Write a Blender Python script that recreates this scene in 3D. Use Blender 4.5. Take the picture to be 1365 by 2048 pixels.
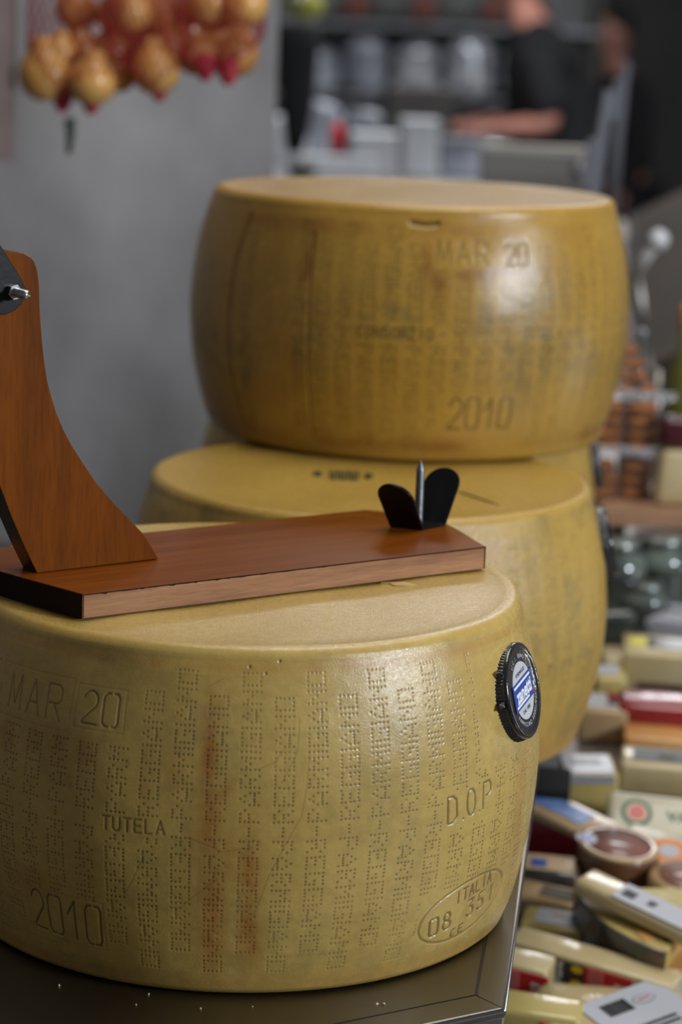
import bpy, bmesh, math, random
import numpy as np
from mathutils import Vector, Matrix, Euler
random.seed(7); rng = np.random.default_rng(7)
S = bpy.context.scene
for o in list(bpy.data.objects): bpy.data.objects.remove(o)
COL = S.collection
PI = math.pi; R_ = math.radians

# ------------------------------------------------------------ camera
cam = bpy.data.cameras.new('camera'); camo = bpy.data.objects.new('camera', cam); COL.objects.link(camo)
cam.sensor_fit = 'VERTICAL'; cam.sensor_height = 36; cam.sensor_width = 24; cam.lens = 85
camo.location = (0, 0, .622)
camo.rotation_euler = (Matrix.Rotation(R_(90-11.454), 3, 'X') @ Matrix.Rotation(.0372, 3, 'Z')).to_euler()
cam.dof.use_dof = True; cam.dof.focus_distance = 1.63; cam.dof.aperture_fstop = 4.7
cam.clip_start = .05
S.camera = camo
# ------------------------------------------------------------ world, lights, exposure
w = bpy.data.worlds.new('world'); S.world = w; w.use_nodes = True
w.node_tree.nodes['Background'].inputs[0].default_value = (1, .97, .93, 1)
w.node_tree.nodes['Background'].inputs[1].default_value = .115
def area(name, loc, target, size, energy, color=(1, 1, 1), sy=None):
    l = bpy.data.lights.new(name, 'AREA'); l.energy = energy; l.color = color; l.shape = 'RECTANGLE'
    l.size = size; l.size_y = sy or size
    o = bpy.data.objects.new(name, l); COL.objects.link(o); o.location = loc
    o.rotation_euler = (Vector(target)-Vector(loc)).to_track_quat('-Z', 'Y').to_euler(); return o
area('shop_window_light', (3.2, .05, 1.22), (0, 1.7, .2), .66, 112, (.82, .90, 1), .46)
area('ceiling_panel_light', (.5, 2.2, 2.3), (.1, 2.1, 0), 1.5, 33, (1, .96, .88))
area('rear_ceiling_light', (.8, 6.2, 2.2), (.5, 6.6, 0), 2.0, 95, (.95, .97, 1))
area('display_case_lamp', (1.5, 2.5, -.02), (.28, 2.3, .0), .10, .7, (1, .97, .92), .25)
S.view_settings.view_transform = 'Standard'; S.view_settings.look = 'None'
S.view_settings.gamma = 1; S.view_settings.use_curve_mapping = False
S.view_settings.exposure = 0

# ------------------------------------------------------------ helpers
def tag(o, label=None, cat=None, group=None, kind=None):
    if label: o['label'] = label
    if cat: o['category'] = cat
    if group: o['group'] = group
    if kind: o['kind'] = kind
    return o
def empty(name, loc=(0, 0, 0), rot=(0, 0, 0), label=None, cat=None, group=None):
    o = bpy.data.objects.new(name, None); COL.objects.link(o); o.location = loc; o.rotation_euler = rot
    o.empty_display_size = .02
    return tag(o, label, cat, group)
def link(name, me, m, parent=None, smooth=False, loc=None, rot=None):
    if m and not me.materials: me.materials.append(m)
    if smooth: me.shade_smooth()
    o = bpy.data.objects.new(name, me); COL.objects.link(o)
    if parent: o.parent = parent
    if loc is not None: o.location = loc
    if rot is not None: o.rotation_euler = rot
    return o
def pyd(name, v, f, m, parent=None, smooth=False, **k):
    me = bpy.data.meshes.new(name); me.from_pydata([tuple(map(float, a)) for a in v], [], f); me.update()
    return link(name, me, m, parent, smooth, **k)
def frombm(name, bm, m, parent=None, smooth=False, **k):
    bmesh.ops.recalc_face_normals(bm, faces=bm.faces)
    me = bpy.data.meshes.new(name); bm.to_mesh(me); bm.free()
    return link(name, me, m, parent, smooth, **k)
def box(name, size, m, parent=None, bev=.002, seg=2, loc=(0, 0, 0), rot=(0, 0, 0), base=True, bend=0):
    bm = bmesh.new(); bmesh.ops.create_cube(bm, size=1)
    for v in bm.verts:
        v.co = Vector((v.co.x*size[0], v.co.y*size[1], (v.co.z+(.5 if base else 0))*size[2]))
    if bev: bmesh.ops.bevel(bm, geom=bm.edges[:], offset=min(bev, min(size)*.45), segments=seg, affect='EDGES', profile=.5)
    return frombm(name, bm, m, parent, False, loc=loc, rot=rot)
def prism(name, pts, z0, z1, m, parent=None, bev=0, seg=2, smooth=False, plane='XY', **k):
    bm = bmesh.new()
    vs = [bm.verts.new((p[0], p[1], z0)) for p in pts]
    f = bm.faces.new(vs); r = bmesh.ops.extrude_face_region(bm, geom=[f])
    bmesh.ops.translate(bm, verts=[g for g in r['geom'] if isinstance(g, bmesh.types.BMVert)], vec=(0, 0, z1-z0))
    if bev:
        es = [e for e in bm.edges if abs(e.verts[0].co.z-e.verts[1].co.z) < 1e-7]
        bmesh.ops.bevel(bm, geom=es, offset=bev, segments=seg, affect='EDGES', profile=.5)
    if plane == 'XZ':   # x, y -> x, z ; extrude along y
        for v in bm.verts: v.co = Vector((v.co.x, v.co.z, v.co.y))
    return frombm(name, bm, m, parent, smooth, **k)
def lathe(name, prof, m, parent=None, n=48, smooth=True, **k):
    v = []; f = []; L = len(prof)
    for i in range(n):
        a = 2*PI*i/n
        for r, z in prof: v.append((r*math.cos(a), r*math.sin(a), z))
    for i in range(n):
        j = (i+1) % n
        for q in range(L-1): f.append((i*L+q, j*L+q, j*L+q+1, i*L+q+1))
    bm = bmesh.new(); me = bpy.data.meshes.new(name); me.from_pydata(v, [], f); bm.from_mesh(me); bpy.data.meshes.remove(me)
    bmesh.ops.remove_doubles(bm, verts=bm.verts, dist=1e-6)
    return frombm(name, bm, m, parent, smooth, **k)
def tube(name, pts, r, m, parent=None, n=10, smooth=True, caps=True, **k):
    pts = [Vector(p) for p in pts]; rs = r if isinstance(r, (list, tuple)) else [r]*len(pts)
    v = []; f = []
    up = Vector((0, 0, 1)) if abs((pts[1]-pts[0]).normalized().z) < .9 else Vector((1, 0, 0))
    for i, p in enumerate(pts):
        t = (pts[min(i+1, len(pts)-1)]-pts[max(i-1, 0)]).normalized()
        a = t.cross(up).normalized(); b = t.cross(a)
        for j in range(n):
            q = 2*PI*j/n; v.append(p+(a*math.cos(q)+b*math.sin(q))*rs[i])
    for i in range(len(pts)-1):
        for j in range(n):
            f.append((i*n+j, i*n+(j+1) % n, (i+1)*n+(j+1) % n, (i+1)*n+j))
    if caps: f += [tuple(range(n))[::-1], tuple(range((len(pts)-1)*n, len(pts)*n))]
    return pyd(name, v, f, m, parent, smooth, **k)
def textmesh(name, s, size, m, parent=None, loc=(0, 0, 0), rot=(0, 0, 0), ext=.0001, sx=1, bold=0, shear=0):
    c = bpy.data.curves.new(name, 'FONT'); c.body = s; c.size = size; c.extrude = ext
    c.align_x = 'CENTER'; c.align_y = 'CENTER'; c.offset = bold; c.resolution_u = 3; c.shear = shear
    t = bpy.data.objects.new('tmp', c); COL.objects.link(t)
    dg = bpy.context.evaluated_depsgraph_get(); me = bpy.data.meshes.new_from_object(t.evaluated_get(dg))
    bpy.data.objects.remove(t); bpy.data.curves.remove(c); me.name = name
    if sx != 1: me.transform(Matrix.Diagonal((sx, 1, 1, 1)))
    return link(name, me, m, parent, False, loc=loc, rot=rot)
def join(objs, name):
    me = bpy.data.meshes.new(name); bm = bmesh.new()
    for o in objs:
        t = o.data.copy(); t.transform(Matrix.LocRotScale(o.location, o.rotation_euler, o.scale)); bm.from_mesh(t); bpy.data.meshes.remove(t)
    bm.to_mesh(me); bm.free(); par = objs[0].parent; m = objs[0].data.materials[0]
    for o in objs: bpy.data.objects.remove(o)
    return link(name, me, m, par)

# ------------------------------------------------------------ materials
def mat(name, col, rough=.5, metal=0, col2=None, nscale=8, stretch=(1, 1, 1), bump=0, bscale=40, coat=0, coatr=.1,
        alpha=1, trans=0, emit=0, spec=.5, lo=.35, hi=.65, detail=4, ior=1.45):
    m = bpy.data.materials.new(name); m.use_nodes = True; nt = m.node_tree; b = nt.nodes['Principled BSDF']
    I = b.inputs
    I['Base Color'].default_value = (*col, 1); I['Roughness'].default_value = rough; I['Metallic'].default_value = metal
    I['Coat Weight'].default_value = coat; I['Coat Roughness'].default_value = coatr; I['Alpha'].default_value = alpha
    I['Transmission Weight'].default_value = trans; I['Specular IOR Level'].default_value = spec; I['IOR'].default_value = ior
    if emit: I['Emission Color'].default_value = (*col, 1); I['Emission Strength'].default_value = emit
    if col2 or bump:
        tc = nt.nodes.new('ShaderNodeTexCoord'); mp = nt.nodes.new('ShaderNodeMapping'); mp.inputs['Scale'].default_value = stretch
        nt.links.new(tc.outputs['Object'], mp.inputs[0])
    if col2:
        n = nt.nodes.new('ShaderNodeTexNoise'); n.inputs['Scale'].default_value = nscale; n.inputs['Detail'].default_value = detail
        r = nt.nodes.new('ShaderNodeValToRGB'); r.color_ramp.elements[0].position = lo; r.color_ramp.elements[1].position = hi
        r.color_ramp.elements[0].color = (*col, 1); r.color_ramp.elements[1].color = (*col2, 1)
        nt.links.new(mp.outputs[0], n.inputs['Vector']); nt.links.new(n.outputs[0], r.inputs[0]); nt.links.new(r.outputs[0], I['Base Color'])
    if bump:
        n = nt.nodes.new('ShaderNodeTexNoise'); n.inputs['Scale'].default_value = bscale; n.inputs['Detail'].default_value = 3
        bp = nt.nodes.new('ShaderNodeBump'); bp.inputs['Strength'].default_value = bump; bp.inputs['Distance'].default_value = .002
        nt.links.new(mp.outputs[0], n.inputs['Vector']); nt.links.new(n.outputs[0], bp.inputs['Height']); nt.links.new(bp.outputs[0], I['Normal'])
        if coat: nt.links.new(bp.outputs[0], I['Coat Normal'])
    return m
def rind_mat(name, c1, c2, stain=(.36, .135, .014), rough=.42, coat=.55, b1s=.45):
    m = bpy.data.materials.new(name); m.use_nodes = True; nt = m.node_tree; b = nt.nodes['Principled BSDF']; N = nt.nodes.new; L = nt.links.new
    tc = N('ShaderNodeTexCoord')
    def noise(sc, det=4, ro=.55, vec=None):
        n = N('ShaderNodeTexNoise'); n.inputs['Scale'].default_value = sc; n.inputs['Detail'].default_value = det; n.inputs['Roughness'].default_value = ro
        L(vec or tc.outputs['Object'], n.inputs['Vector']); return n.outputs[0]
    def ramp(f, a, c, ca=(0, 0, 0, 1), cb=(1, 1, 1, 1)):
        r = N('ShaderNodeValToRGB'); r.color_ramp.elements[0].position = a; r.color_ramp.elements[1].position = c
        r.color_ramp.elements[0].color = ca; r.color_ramp.elements[1].color = cb; L(f, r.inputs[0]); return r.outputs[0]
    def mix(f, a, c, bt='MIX'):
        x = N('ShaderNodeMix'); x.data_type = 'RGBA'; x.blend_type = bt
        L(f, x.inputs[0]) if not isinstance(f, float) else setattr(x.inputs[0], 'default_value', f)
        for q, v in ((6, a), (7, c)):
            if isinstance(v, tuple): x.inputs[q].default_value = (*v, 1)
            else: L(v, x.inputs[q])
        return x.outputs[2]
    def mul(a, c):
        x = N('ShaderNodeMath'); x.operation = 'MULTIPLY'; L(a, x.inputs[0])
        x.inputs[1].default_value = c if isinstance(c, float) else 0
        if not isinstance(c, float): L(c, x.inputs[1])
        x.use_clamp = True; return x.outputs[0]
    at = N('ShaderNodeAttribute'); at.attribute_name = 'marks'; sep = N('ShaderNodeSeparateColor'); L(at.outputs['Color'], sep.inputs[0])
    base = mix(ramp(noise(9, 5), .3, .7), c1, c2)
    base = mix(mul(ramp(noise(170, 3), .35, .7), .30), base, tuple(x*.62 for x in c1))
    mp = N('ShaderNodeMapping'); mp.inputs['Scale'].default_value = (4, 4, 220); L(tc.outputs['Object'], mp.inputs[0])
    base = mix(mul(ramp(noise(1, 4, .7, mp.outputs[0]), .5, .8), .22), base, tuple(x*.6 for x in c1))
    st = mul(sep.outputs[1], ramp(noise(38, 5, .65), .22, .55))
    base = mix(st, base, stain)
    base = mix(mul(sep.outputs[2], ramp(noise(60, 5, .7), .4, .6)), base, (.10, .105, .045))
    base = mix(sep.outputs[0], base, (.024, .013, .004))
    L(base, b.inputs['Base Color'])
    b.inputs['Roughness'].default_value = rough; b.inputs['Coat Roughness'].default_value = .13
    cm_ = N('ShaderNodeMapRange'); L(noise(420, 4, .7), cm_.inputs[0]); cm_.inputs[1].default_value = .38; cm_.inputs[2].default_value = .60; cm_.inputs[3].default_value = coat*.25; cm_.inputs[4].default_value = coat; L(cm_.outputs[0], b.inputs['Coat Weight'])
    b.inputs['Specular IOR Level'].default_value = .45
    b1 = N('ShaderNodeBump'); b1.inputs['Strength'].default_value = b1s; b1.inputs['Distance'].default_value = .0007; L(noise(1100, 3, .6), b1.inputs['Height'])
    b2 = N('ShaderNodeBump'); b2.inputs['Strength'].default_value = .09; b2.inputs['Distance'].default_value = .002; L(noise(75, 3), b2.inputs['Height'])
    L(b1.outputs[0], b2.inputs['Normal']); L(b2.outputs[0], b.inputs['Normal']); L(b2.outputs[0], b.inputs['Coat Normal'])
    return m
def wood_mat(name, c1, c2, rough=.25, coat=.6, coatr=.08, sx=1.2, ring=30, bump=.1, c3=None, spec=.5, axis=0, dist=.6):
    m = bpy.data.materials.new(name); m.use_nodes = True; nt = m.node_tree; b = nt.nodes['Principled BSDF']; N = nt.nodes.new; L = nt.links.new
    tc = N('ShaderNodeTexCoord'); mp = N('ShaderNodeMapping'); mp.inputs['Scale'].default_value = (sx, ring, ring) if axis == 0 else (ring, ring, sx); L(tc.outputs['Object'], mp.inputs[0])
    n = N('ShaderNodeTexNoise'); n.inputs['Scale'].default_value = 1.6; n.inputs['Detail'].default_value = 6; n.inputs['Distortion'].default_value = dist; L(mp.outputs[0], n.inputs['Vector'])
    r = N('ShaderNodeValToRGB'); r.color_ramp.elements[0].position = .32; r.color_ramp.elements[1].position = .68
    r.color_ramp.elements[0].color = (*c1, 1); r.color_ramp.elements[1].color = (*c2, 1); L(n.outputs[0], r.inputs[0])
    mp2 = N('ShaderNodeMapping'); mp2.inputs['Scale'].default_value = (sx*14, ring*9, ring*9) if axis == 0 else (ring*9, ring*9, sx*14); L(tc.outputs['Object'], mp2.inputs[0])
    n2 = N('ShaderNodeTexNoise'); n2.inputs['Scale'].default_value = 1.5; n2.inputs['Detail'].default_value = 3; L(mp2.outputs[0], n2.inputs['Vector'])
    x = N('ShaderNodeMix'); x.data_type = 'RGBA'; x.blend_type = 'MULTIPLY'; x.inputs[0].default_value = .45
    r2 = N('ShaderNodeValToRGB'); r2.color_ramp.elements[0].position = .3; r2.color_ramp.elements[1].position = .6
    r2.color_ramp.elements[0].color = (.45, .45, .45, 1); L(n2.outputs[0], r2.inputs[0])
    L(r.outputs[0], x.inputs[6]); L(r2.outputs[0], x.inputs[7]); L(x.outputs[2], b.inputs['Base Color'])
    b.inputs['Roughness'].default_value = rough; b.inputs['Coat Weight'].default_value = coat; b.inputs['Coat Roughness'].default_value = coatr; b.inputs['Specular IOR Level'].default_value = spec
    bp = N('ShaderNodeBump'); bp.inputs['Strength'].default_value = bump; bp.inputs['Distance'].default_value = .0005; L(n2.outputs[0], bp.inputs['Height']); L(bp.outputs[0], b.inputs['Normal'])
    return m

M = {}
M['steel'] = mat('brushed_steel', (.205, .195, .183), .30, 1, (.175, .166, .156), 3, (1, 1, 1), .02, 300)
M['steel_bright'] = mat('bright_steel_edge', (.55, .56, .58), .16, 1)
M['steel_dark'] = mat('steel_seam', (.02, .018, .016), .6)
M['black_metal'] = mat('black_lacquered_steel', (.005, .005, .006), .32, 0, None, bump=.04, bscale=160, spec=.35)
M['bolt'] = mat('zinc_bolt', (.55, .56, .60), .25, 1)
M['spike'] = mat('dull_spike_steel', (.16, .16, .17), .45, .9, (.28, .28, .29), 300)
M['wall'] = mat('grey_panel_wall', (.178, .172, .174), .42, .0, (.34, .328, .332), 4.5, (1, 1, .8), .06, 6, lo=.38, hi=.78)  # lighter second tone paints blurred reflections into the panel colour
M['white'] = mat('white_plastic', (.62, .63, .66), .4)
M['paper'] = mat('paper_label', (.42, .43, .48), .5)
M['ink'] = mat('black_print', (.02, .02, .022), .5)
M['red'] = mat('red_print', (.55, .02, .025), .4)
M['blue'] = mat('blue_print', (.012, .055, .30), .3)
M['white_print'] = mat('white_print', (.75, .77, .82), .35)

# ------------------------------------------------------------ room
def wallplane(name, a, b, z0, z1, m, th=.04):
    a = Vector((*a, 0)); b = Vector((*b, 0)); d = (b-a); n = Vector((-d.y, d.x, 0)).normalized()*th
    pts = [a, b, b+n, a+n]
    return tag(prism(name, [(p.x, p.y) for p in pts], z0, z1, m), kind='structure')
tag(box('floor', (9, 16, .05), mat('floor_tiles', (.10, .10, .105), .35, 0, (.14, .14, .145), 5), bev=0, loc=(.6, 5.5, -.95)), kind='structure')
wallplane('wall_back', (-3.8, 12.4), (5, 12.4), -.9, 2.6, mat('dark_back_wall', (.030, .030, .034), .7, 0, (.05, .048, .046), 2))
wallplane('wall_left', (-2.4, 3.05), (-.118, 3.62), -.9, 2.6, M['wall'], .09)

# ------------------------------------------------------------ counter
counter = empty('steel_counter', (0, 0, 0), label='brushed stainless steel counter with mitred edge strips under the cheese wheels', cat='counter')
cc = Vector((.1165, 1.4715)); du = Vector((.112, .9937)).normalized(); df = Vector((-.857, -.515)).normalized()
fl = cc+df*1.1; bk = cc+du*1.36; bl = Vector((-1.3, 2.82))
def inset(p, d, n): return p+d*n
nr = Vector((-du.y, du.x)); nf = Vector((df.y, -df.x))  # inward normals
wsr = .0185; wsf = .026
# inner corner of mitre
A = np.array([[du.x, -df.x], [du.y, -df.y]]); rhs = (cc+nf*wsf)-(cc+nr*wsr)
tt = np.linalg.solve(A, np.array([rhs.x, rhs.y])); inner = cc+nr*wsr+du*tt[0]
gap = .0006
prism('counter_top', [(inner.x-gap, inner.y+gap), (bk.x+nr.x*wsr, bk.y+nr.y*wsr), (-1.3, 2.82), (-1.3, 1.2), (fl.x+nf.x*wsf, fl.y+nf.y*wsf)][::1], -.03, 0, M['steel'], counter)
prism('side_strip', [(cc.x, cc.y), (bk.x, bk.y), (bk.x+nr.x*(wsr-.0008), bk.y+nr.y*(wsr-.0008)), (inner.x+.0008, inner.y)], -.03, .0003, M['steel'], counter, bev=.0008)
prism('front_strip', [(cc.x, cc.y), (inner.x, inner.y-.0007), (fl.x+nf.x*(wsf-.0007), fl.y+nf.y*(wsf-.0007)), (fl.x, fl.y)], -.03, .0003, M['steel'], counter, bev=.0008)
tube('rolled_edge', [(fl.x, fl.y, -.0031), (cc.x, cc.y, -.0031)], .0032, M['steel_bright'], counter, 12)
tube('rolled_edge', [(cc.x, cc.y, -.0026), (bk.x, bk.y, -.0026)], .0026, M['steel'], counter, 12)
prism('seam', [(inner.x-.001, inner.y), (inner.x+.001, inner.y), (bk.x+nr.x*wsr+.001, bk.y+nr.y*wsr), (bk.x+nr.x*wsr-.001, bk.y+nr.y*wsr)], -.004, .0001, M['steel_dark'], counter)
prism('cabinet', [(cc.x-.062, cc.y+.05), (bk.x-.062, bk.y-.03), (-1.3, 2.79), (-1.3, 1.25), (fl.x+nf.x*.02, fl.y+nf.y*.02)], -.9, -.03, mat('counter_panel', (.30, .30, .29), .4, .6), counter)
crm = mat('cheese_crumb_white', (.75, .68, .45), .7)
for k, (x, y, r) in enumerate([(.0352, 1.4695, .0011), (.0395, 1.4705, .0009), (-.045, 1.4585, .0006), (-.078, 1.452, .0007), (-.113, 1.4725, .0006), (-.172, 1.481, .0008), (-.1195, 1.455, .0005)]):
    bm = bmesh.new(); bmesh.ops.create_icosphere(bm, subdivisions=1, radius=r)
    for v in bm.verts: v.co *= random.uniform(.7, 1.2); 
    o = frombm('cheese_crumb', bm, crm, loc=(x, y, r*.8)); tag(o, ('largest pale crumb, left of the pair near the right front of the counter', 'right crumb of the pair near the right front of the counter', 'crumb alone on the counter below the middle of the nearest wheel', 'crumb left of the one below the middle of the nearest wheel', 'crumb close under the nearest wheel, left of centre', 'leftmost pale crumb on the steel counter', 'smallest crumb on the steel counter, near the front edge')[k], 'crumb', 'cheese crumbs on the steel counter')

# ------------------------------------------------------------ cheese wheels
DOT = {'P': ['1110', '1001', '1110', '1000', '1000'], 'A': ['00100', '01010', '10001', '11111', '10001'], 'R': ['1110', '1001', '1110', '1010', '1001'],
       'M': ['10001', '11011', '10101', '10001', '10001'], 'I': ['1', '1', '1', '1', '1'], 'G': ['1111', '1000', '1011', '1001', '1111'],
       'N': ['1001', '1101', '1011', '1001', '1001'], 'O': ['1111', '1001', '1001', '1001', '1111'], 'E': ['1111', '1000', '1110', '1000', '1111'], '-': ['000', '000', '111', '000', '000']}
def arc(cx, cy, rx, ry, a0, a1, n=8): return [(cx+rx*math.cos(R_(a0+(a1-a0)*i/n)), cy+ry*math.sin(R_(a0+(a1-a0)*i/n))) for i in range(n+1)]
STK = {  # strokes in a box 0..0.6 by 0..1
 'M': [[(0, 0), (.05, 1), (.3, .15), (.55, 1), (.6, 0)]], 'A': [[(0, 0), (.3, 1), (.6, 0)], [(.12, .36), (.48, .36)]],
 'R': [[(0, 0), (0, 1), (.45, 1), (.58, .88), (.58, .6), (.45, .48), (.08, .48)], [(.3, .48), (.6, 0)]],
 '2': [arc(.3, .72, .28, .28, 170, -30)+[(.02, .06), (.04, 0), (.6, 0)]], '0': [[(.22, 0), (.1, 0), (0, .12), (0, .88), (.1, 1), (.22, 1)], [(.36, 1), (.5, 1), (.58, .88), (.58, .12), (.5, 0), (.36, 0)]],
 '1': [[(.05, .62), (.36, 1), (.36, 0)]], 'T': [[(0, 1), (.6, 1)], [(.3, 1), (.3, 0)]], 'U': [[(0, 1), (0, .2), (.15, 0), (.42, 0), (.56, .2), (.56, 1)]],
 'E': [[(.55, 1), (0, 1), (0, 0), (.55, 0)], [(0, .5), (.45, .5)]], 'L': [[(0, 1), (0, 0), (.5, 0)]], 'I': [[(.3, 1), (.3, 0)]],
 'D': [[(0, .03), (0, 1), (.3, 1)], [(.3, 1), (.52, .85), (.55, .2), (.3, 0), (.08, 0)]], 'O': [arc(.28, .5, .27, .5, 80, 260), arc(.30, .5, .27, .5, -80, 70)],
 'P': [[(0, 0), (0, 1)], [(.08, 1), (.42, 1), (.56, .86), (.56, .62), (.42, .48), (.2, .48)]], '.': [[(.28, .0), (.3, .02)]],
 'C': [arc(.3, .5, .28, .48, 55, 305)], 'S': [arc(.3, .74, .26, .25, 40, 250, 8)+arc(.3, .25, .27, .25, 75, -150, 8)], 'N': [[(0, 0), (0, 1), (.58, 0), (.58, 1)]],
 'Z': [[(0, 1), (.56, 1), (0, 0), (.58, 0)]], '8': [arc(.3, .74, .22, .24, 0, 360, 12), arc(.3, .25, .27, .25, 0, 360, 12)],
 '3': [[(.05, 1), (.52, 1), (.22, .58)]+arc(.26, .29, .28, .29, 90, -150, 8)], '5': [[(.52, 1), (.08, 1), (.05, .56)]+arc(.26, .29, .28, .29, 95, -150, 8)], ' ': []}
def vnoise(u, z, s, seed):
    r = np.random.default_rng(seed); g = r.random((97, 97)); x = u/s+40.3; y = z/s+31.7
    xi = np.floor(x).astype(int); yi = np.floor(y).astype(int); fx = x-xi; fy = y-yi; fx = fx*fx*(3-2*fx); fy = fy*fy*(3-2*fy)
    a = g[xi % 97, yi % 97]; b = g[(xi+1) % 97, yi % 97]; c = g[xi % 97, (yi+1) % 97]; d = g[(xi+1) % 97, (yi+1) % 97]
    return (a*(1-fx)+b*fx)*(1-fy)+(c*(1-fx)+d*fx)*fy-.5
RR = .213
class Relief:
    def __init__(s, th, zs):
        s.u = np.radians(th)*RR; s.z = zs; s.h = np.zeros((len(th), len(zs))); s.pit = np.zeros_like(s.h); s.st = np.zeros_like(s.h); s.mo = np.zeros_like(s.h)
    def win(s, u0, u1, z0, z1):
        a, b = np.searchsorted(s.u, [u0, u1]); c, d = np.searchsorted(s.z, [z0, z1])
        return slice(a, b), slice(c, d)
    def pits(s, P, rad, depth, dark):
        for (u, z), dk in zip(P, dark):
            A_, B_ = s.win(u-rad*2.2, u+rad*2.2, z-rad*2.2, z+rad*2.2)
            U = s.u[A_][:, None]-u; Z = s.z[B_][None, :]-z
            if U.size == 0 or Z.size == 0: continue
            g = np.exp(-((U*U+Z*Z)/(rad*rad))**1.5)
            s.h[A_, B_] -= depth*g; s.pit[A_, B_] = np.maximum(s.pit[A_, B_], dk*g)
    def strokes(s, segs, wd, depth, dark, kind='pit'):
        for (x0, z0), (x1, z1) in segs:
            A_, B_ = s.win(min(x0, x1)-wd*2, max(x0, x1)+wd*2, min(z0, z1)-wd*2, max(z0, z1)+wd*2)
            U = s.u[A_][:, None]; Z = s.z[B_][None, :]
            if U.size == 0 or Z.size == 0: continue
            dx, dz = x1-x0, z1-z0; t = np.clip(((U-x0)*dx+(Z-z0)*dz)/(dx*dx+dz*dz+1e-12), 0, 1)
            d = np.hypot(U-x0-t*dx, Z-z0-t*dz); g = np.exp(-(d/wd)**3)
            cur = s.h[A_, B_]; s.h[A_, B_] = np.minimum(cur, -depth*g) if depth > 0 else cur
            q = np.exp(-(d/(wd*.8))**2)*dark
            s.pit[A_, B_] = np.maximum(s.pit[A_, B_], q)
    def blob(s, th, z, su, sz, k, kind='st', rot=0):
        U = s.u[:, None]-R_(th)*RR; Z = s.z[None, :]-z; c, n = math.cos(R_(rot)), math.sin(R_(rot))
        g = np.exp(-(((U*c+Z*n)/su)**2+((-U*n+Z*c)/sz)**2)); t = getattr(s, kind); np.maximum(t, np.minimum(1, k*g), out=t)
def textsegs(txt, th, z, hgt, pitch, rot=0, wid=None, shear=0):
    """engraved text centred at angle th, height z"""
    wid = wid or hgt*.55; n = len(txt); u0 = R_(th)*RR; c, s = math.cos(R_(rot)), math.sin(R_(rot)); out = []
    for i, ch in enumerate(txt):
        ox = (i-(n-1)/2)*pitch-wid/2
        for st in STK.get(ch, []):
            P = []
            for x, y in st:
                X = ox+x/.6*wid+shear*(y-.5)*hgt; Y = (y-.5)*hgt; P.append((u0+X*c-Y*s, z+X*s+Y*c))
            out += list(zip(P[:-1], P[1:]))
    return out
def dotcolumn(rel, th, kind, zc, masks, rad, depth, px=.0025, pu=.0029, seed=0, dk=.75, scale=1):
    """dotted column: one word reads up from the middle, the other down"""
    up, dn = ('PARMIGIANO', 'REGGIANO') if kind else ('REGGIANO', 'PARMIGIANO')
    P = []; u0 = R_(th)*RR
    for word, sg in ((up, 1), (dn, -1)):
        s = .0065
        for ch in word:
            g = DOT[ch]; wd = len(g[0]); px = .0025 if wd < 5 else .0075/4
            for r, row in enumerate(g):
                for c, v in enumerate(row):
                    if v == '1': P.append((u0-sg*(2-r)*pu*scale, zc+sg*(s+c*px)*scale))
            s += (wd-1)*px+(.0037 if ch != 'I' else .0036)
    P += [(u0, zc+q*px*scale) for q in (-1, 0, 1)]
    P = [p for p in P if not any(math.degrees(p[0]/RR) > m[0] and math.degrees(p[0]/RR) < m[1] and m[2] < p[1] < m[3] for m in masks)]
    if not P: return
    P = np.array(P); P = P+np.random.default_rng(seed).normal(0, .00012, P.shape)
    nz = vnoise(P[:, 0], P[:, 1], .02, 5)+vnoise(P[:, 0], P[:, 1], .006, 6)*.6
    zf = np.clip((np.minimum(P[:, 1]-.02, .215-P[:, 1]))/.07, 0, 1)
    dark = np.clip(dk*(.48+.50*zf)+nz*.6, .06, .95)
    rel.pits(P, rad, depth, dark)
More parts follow.
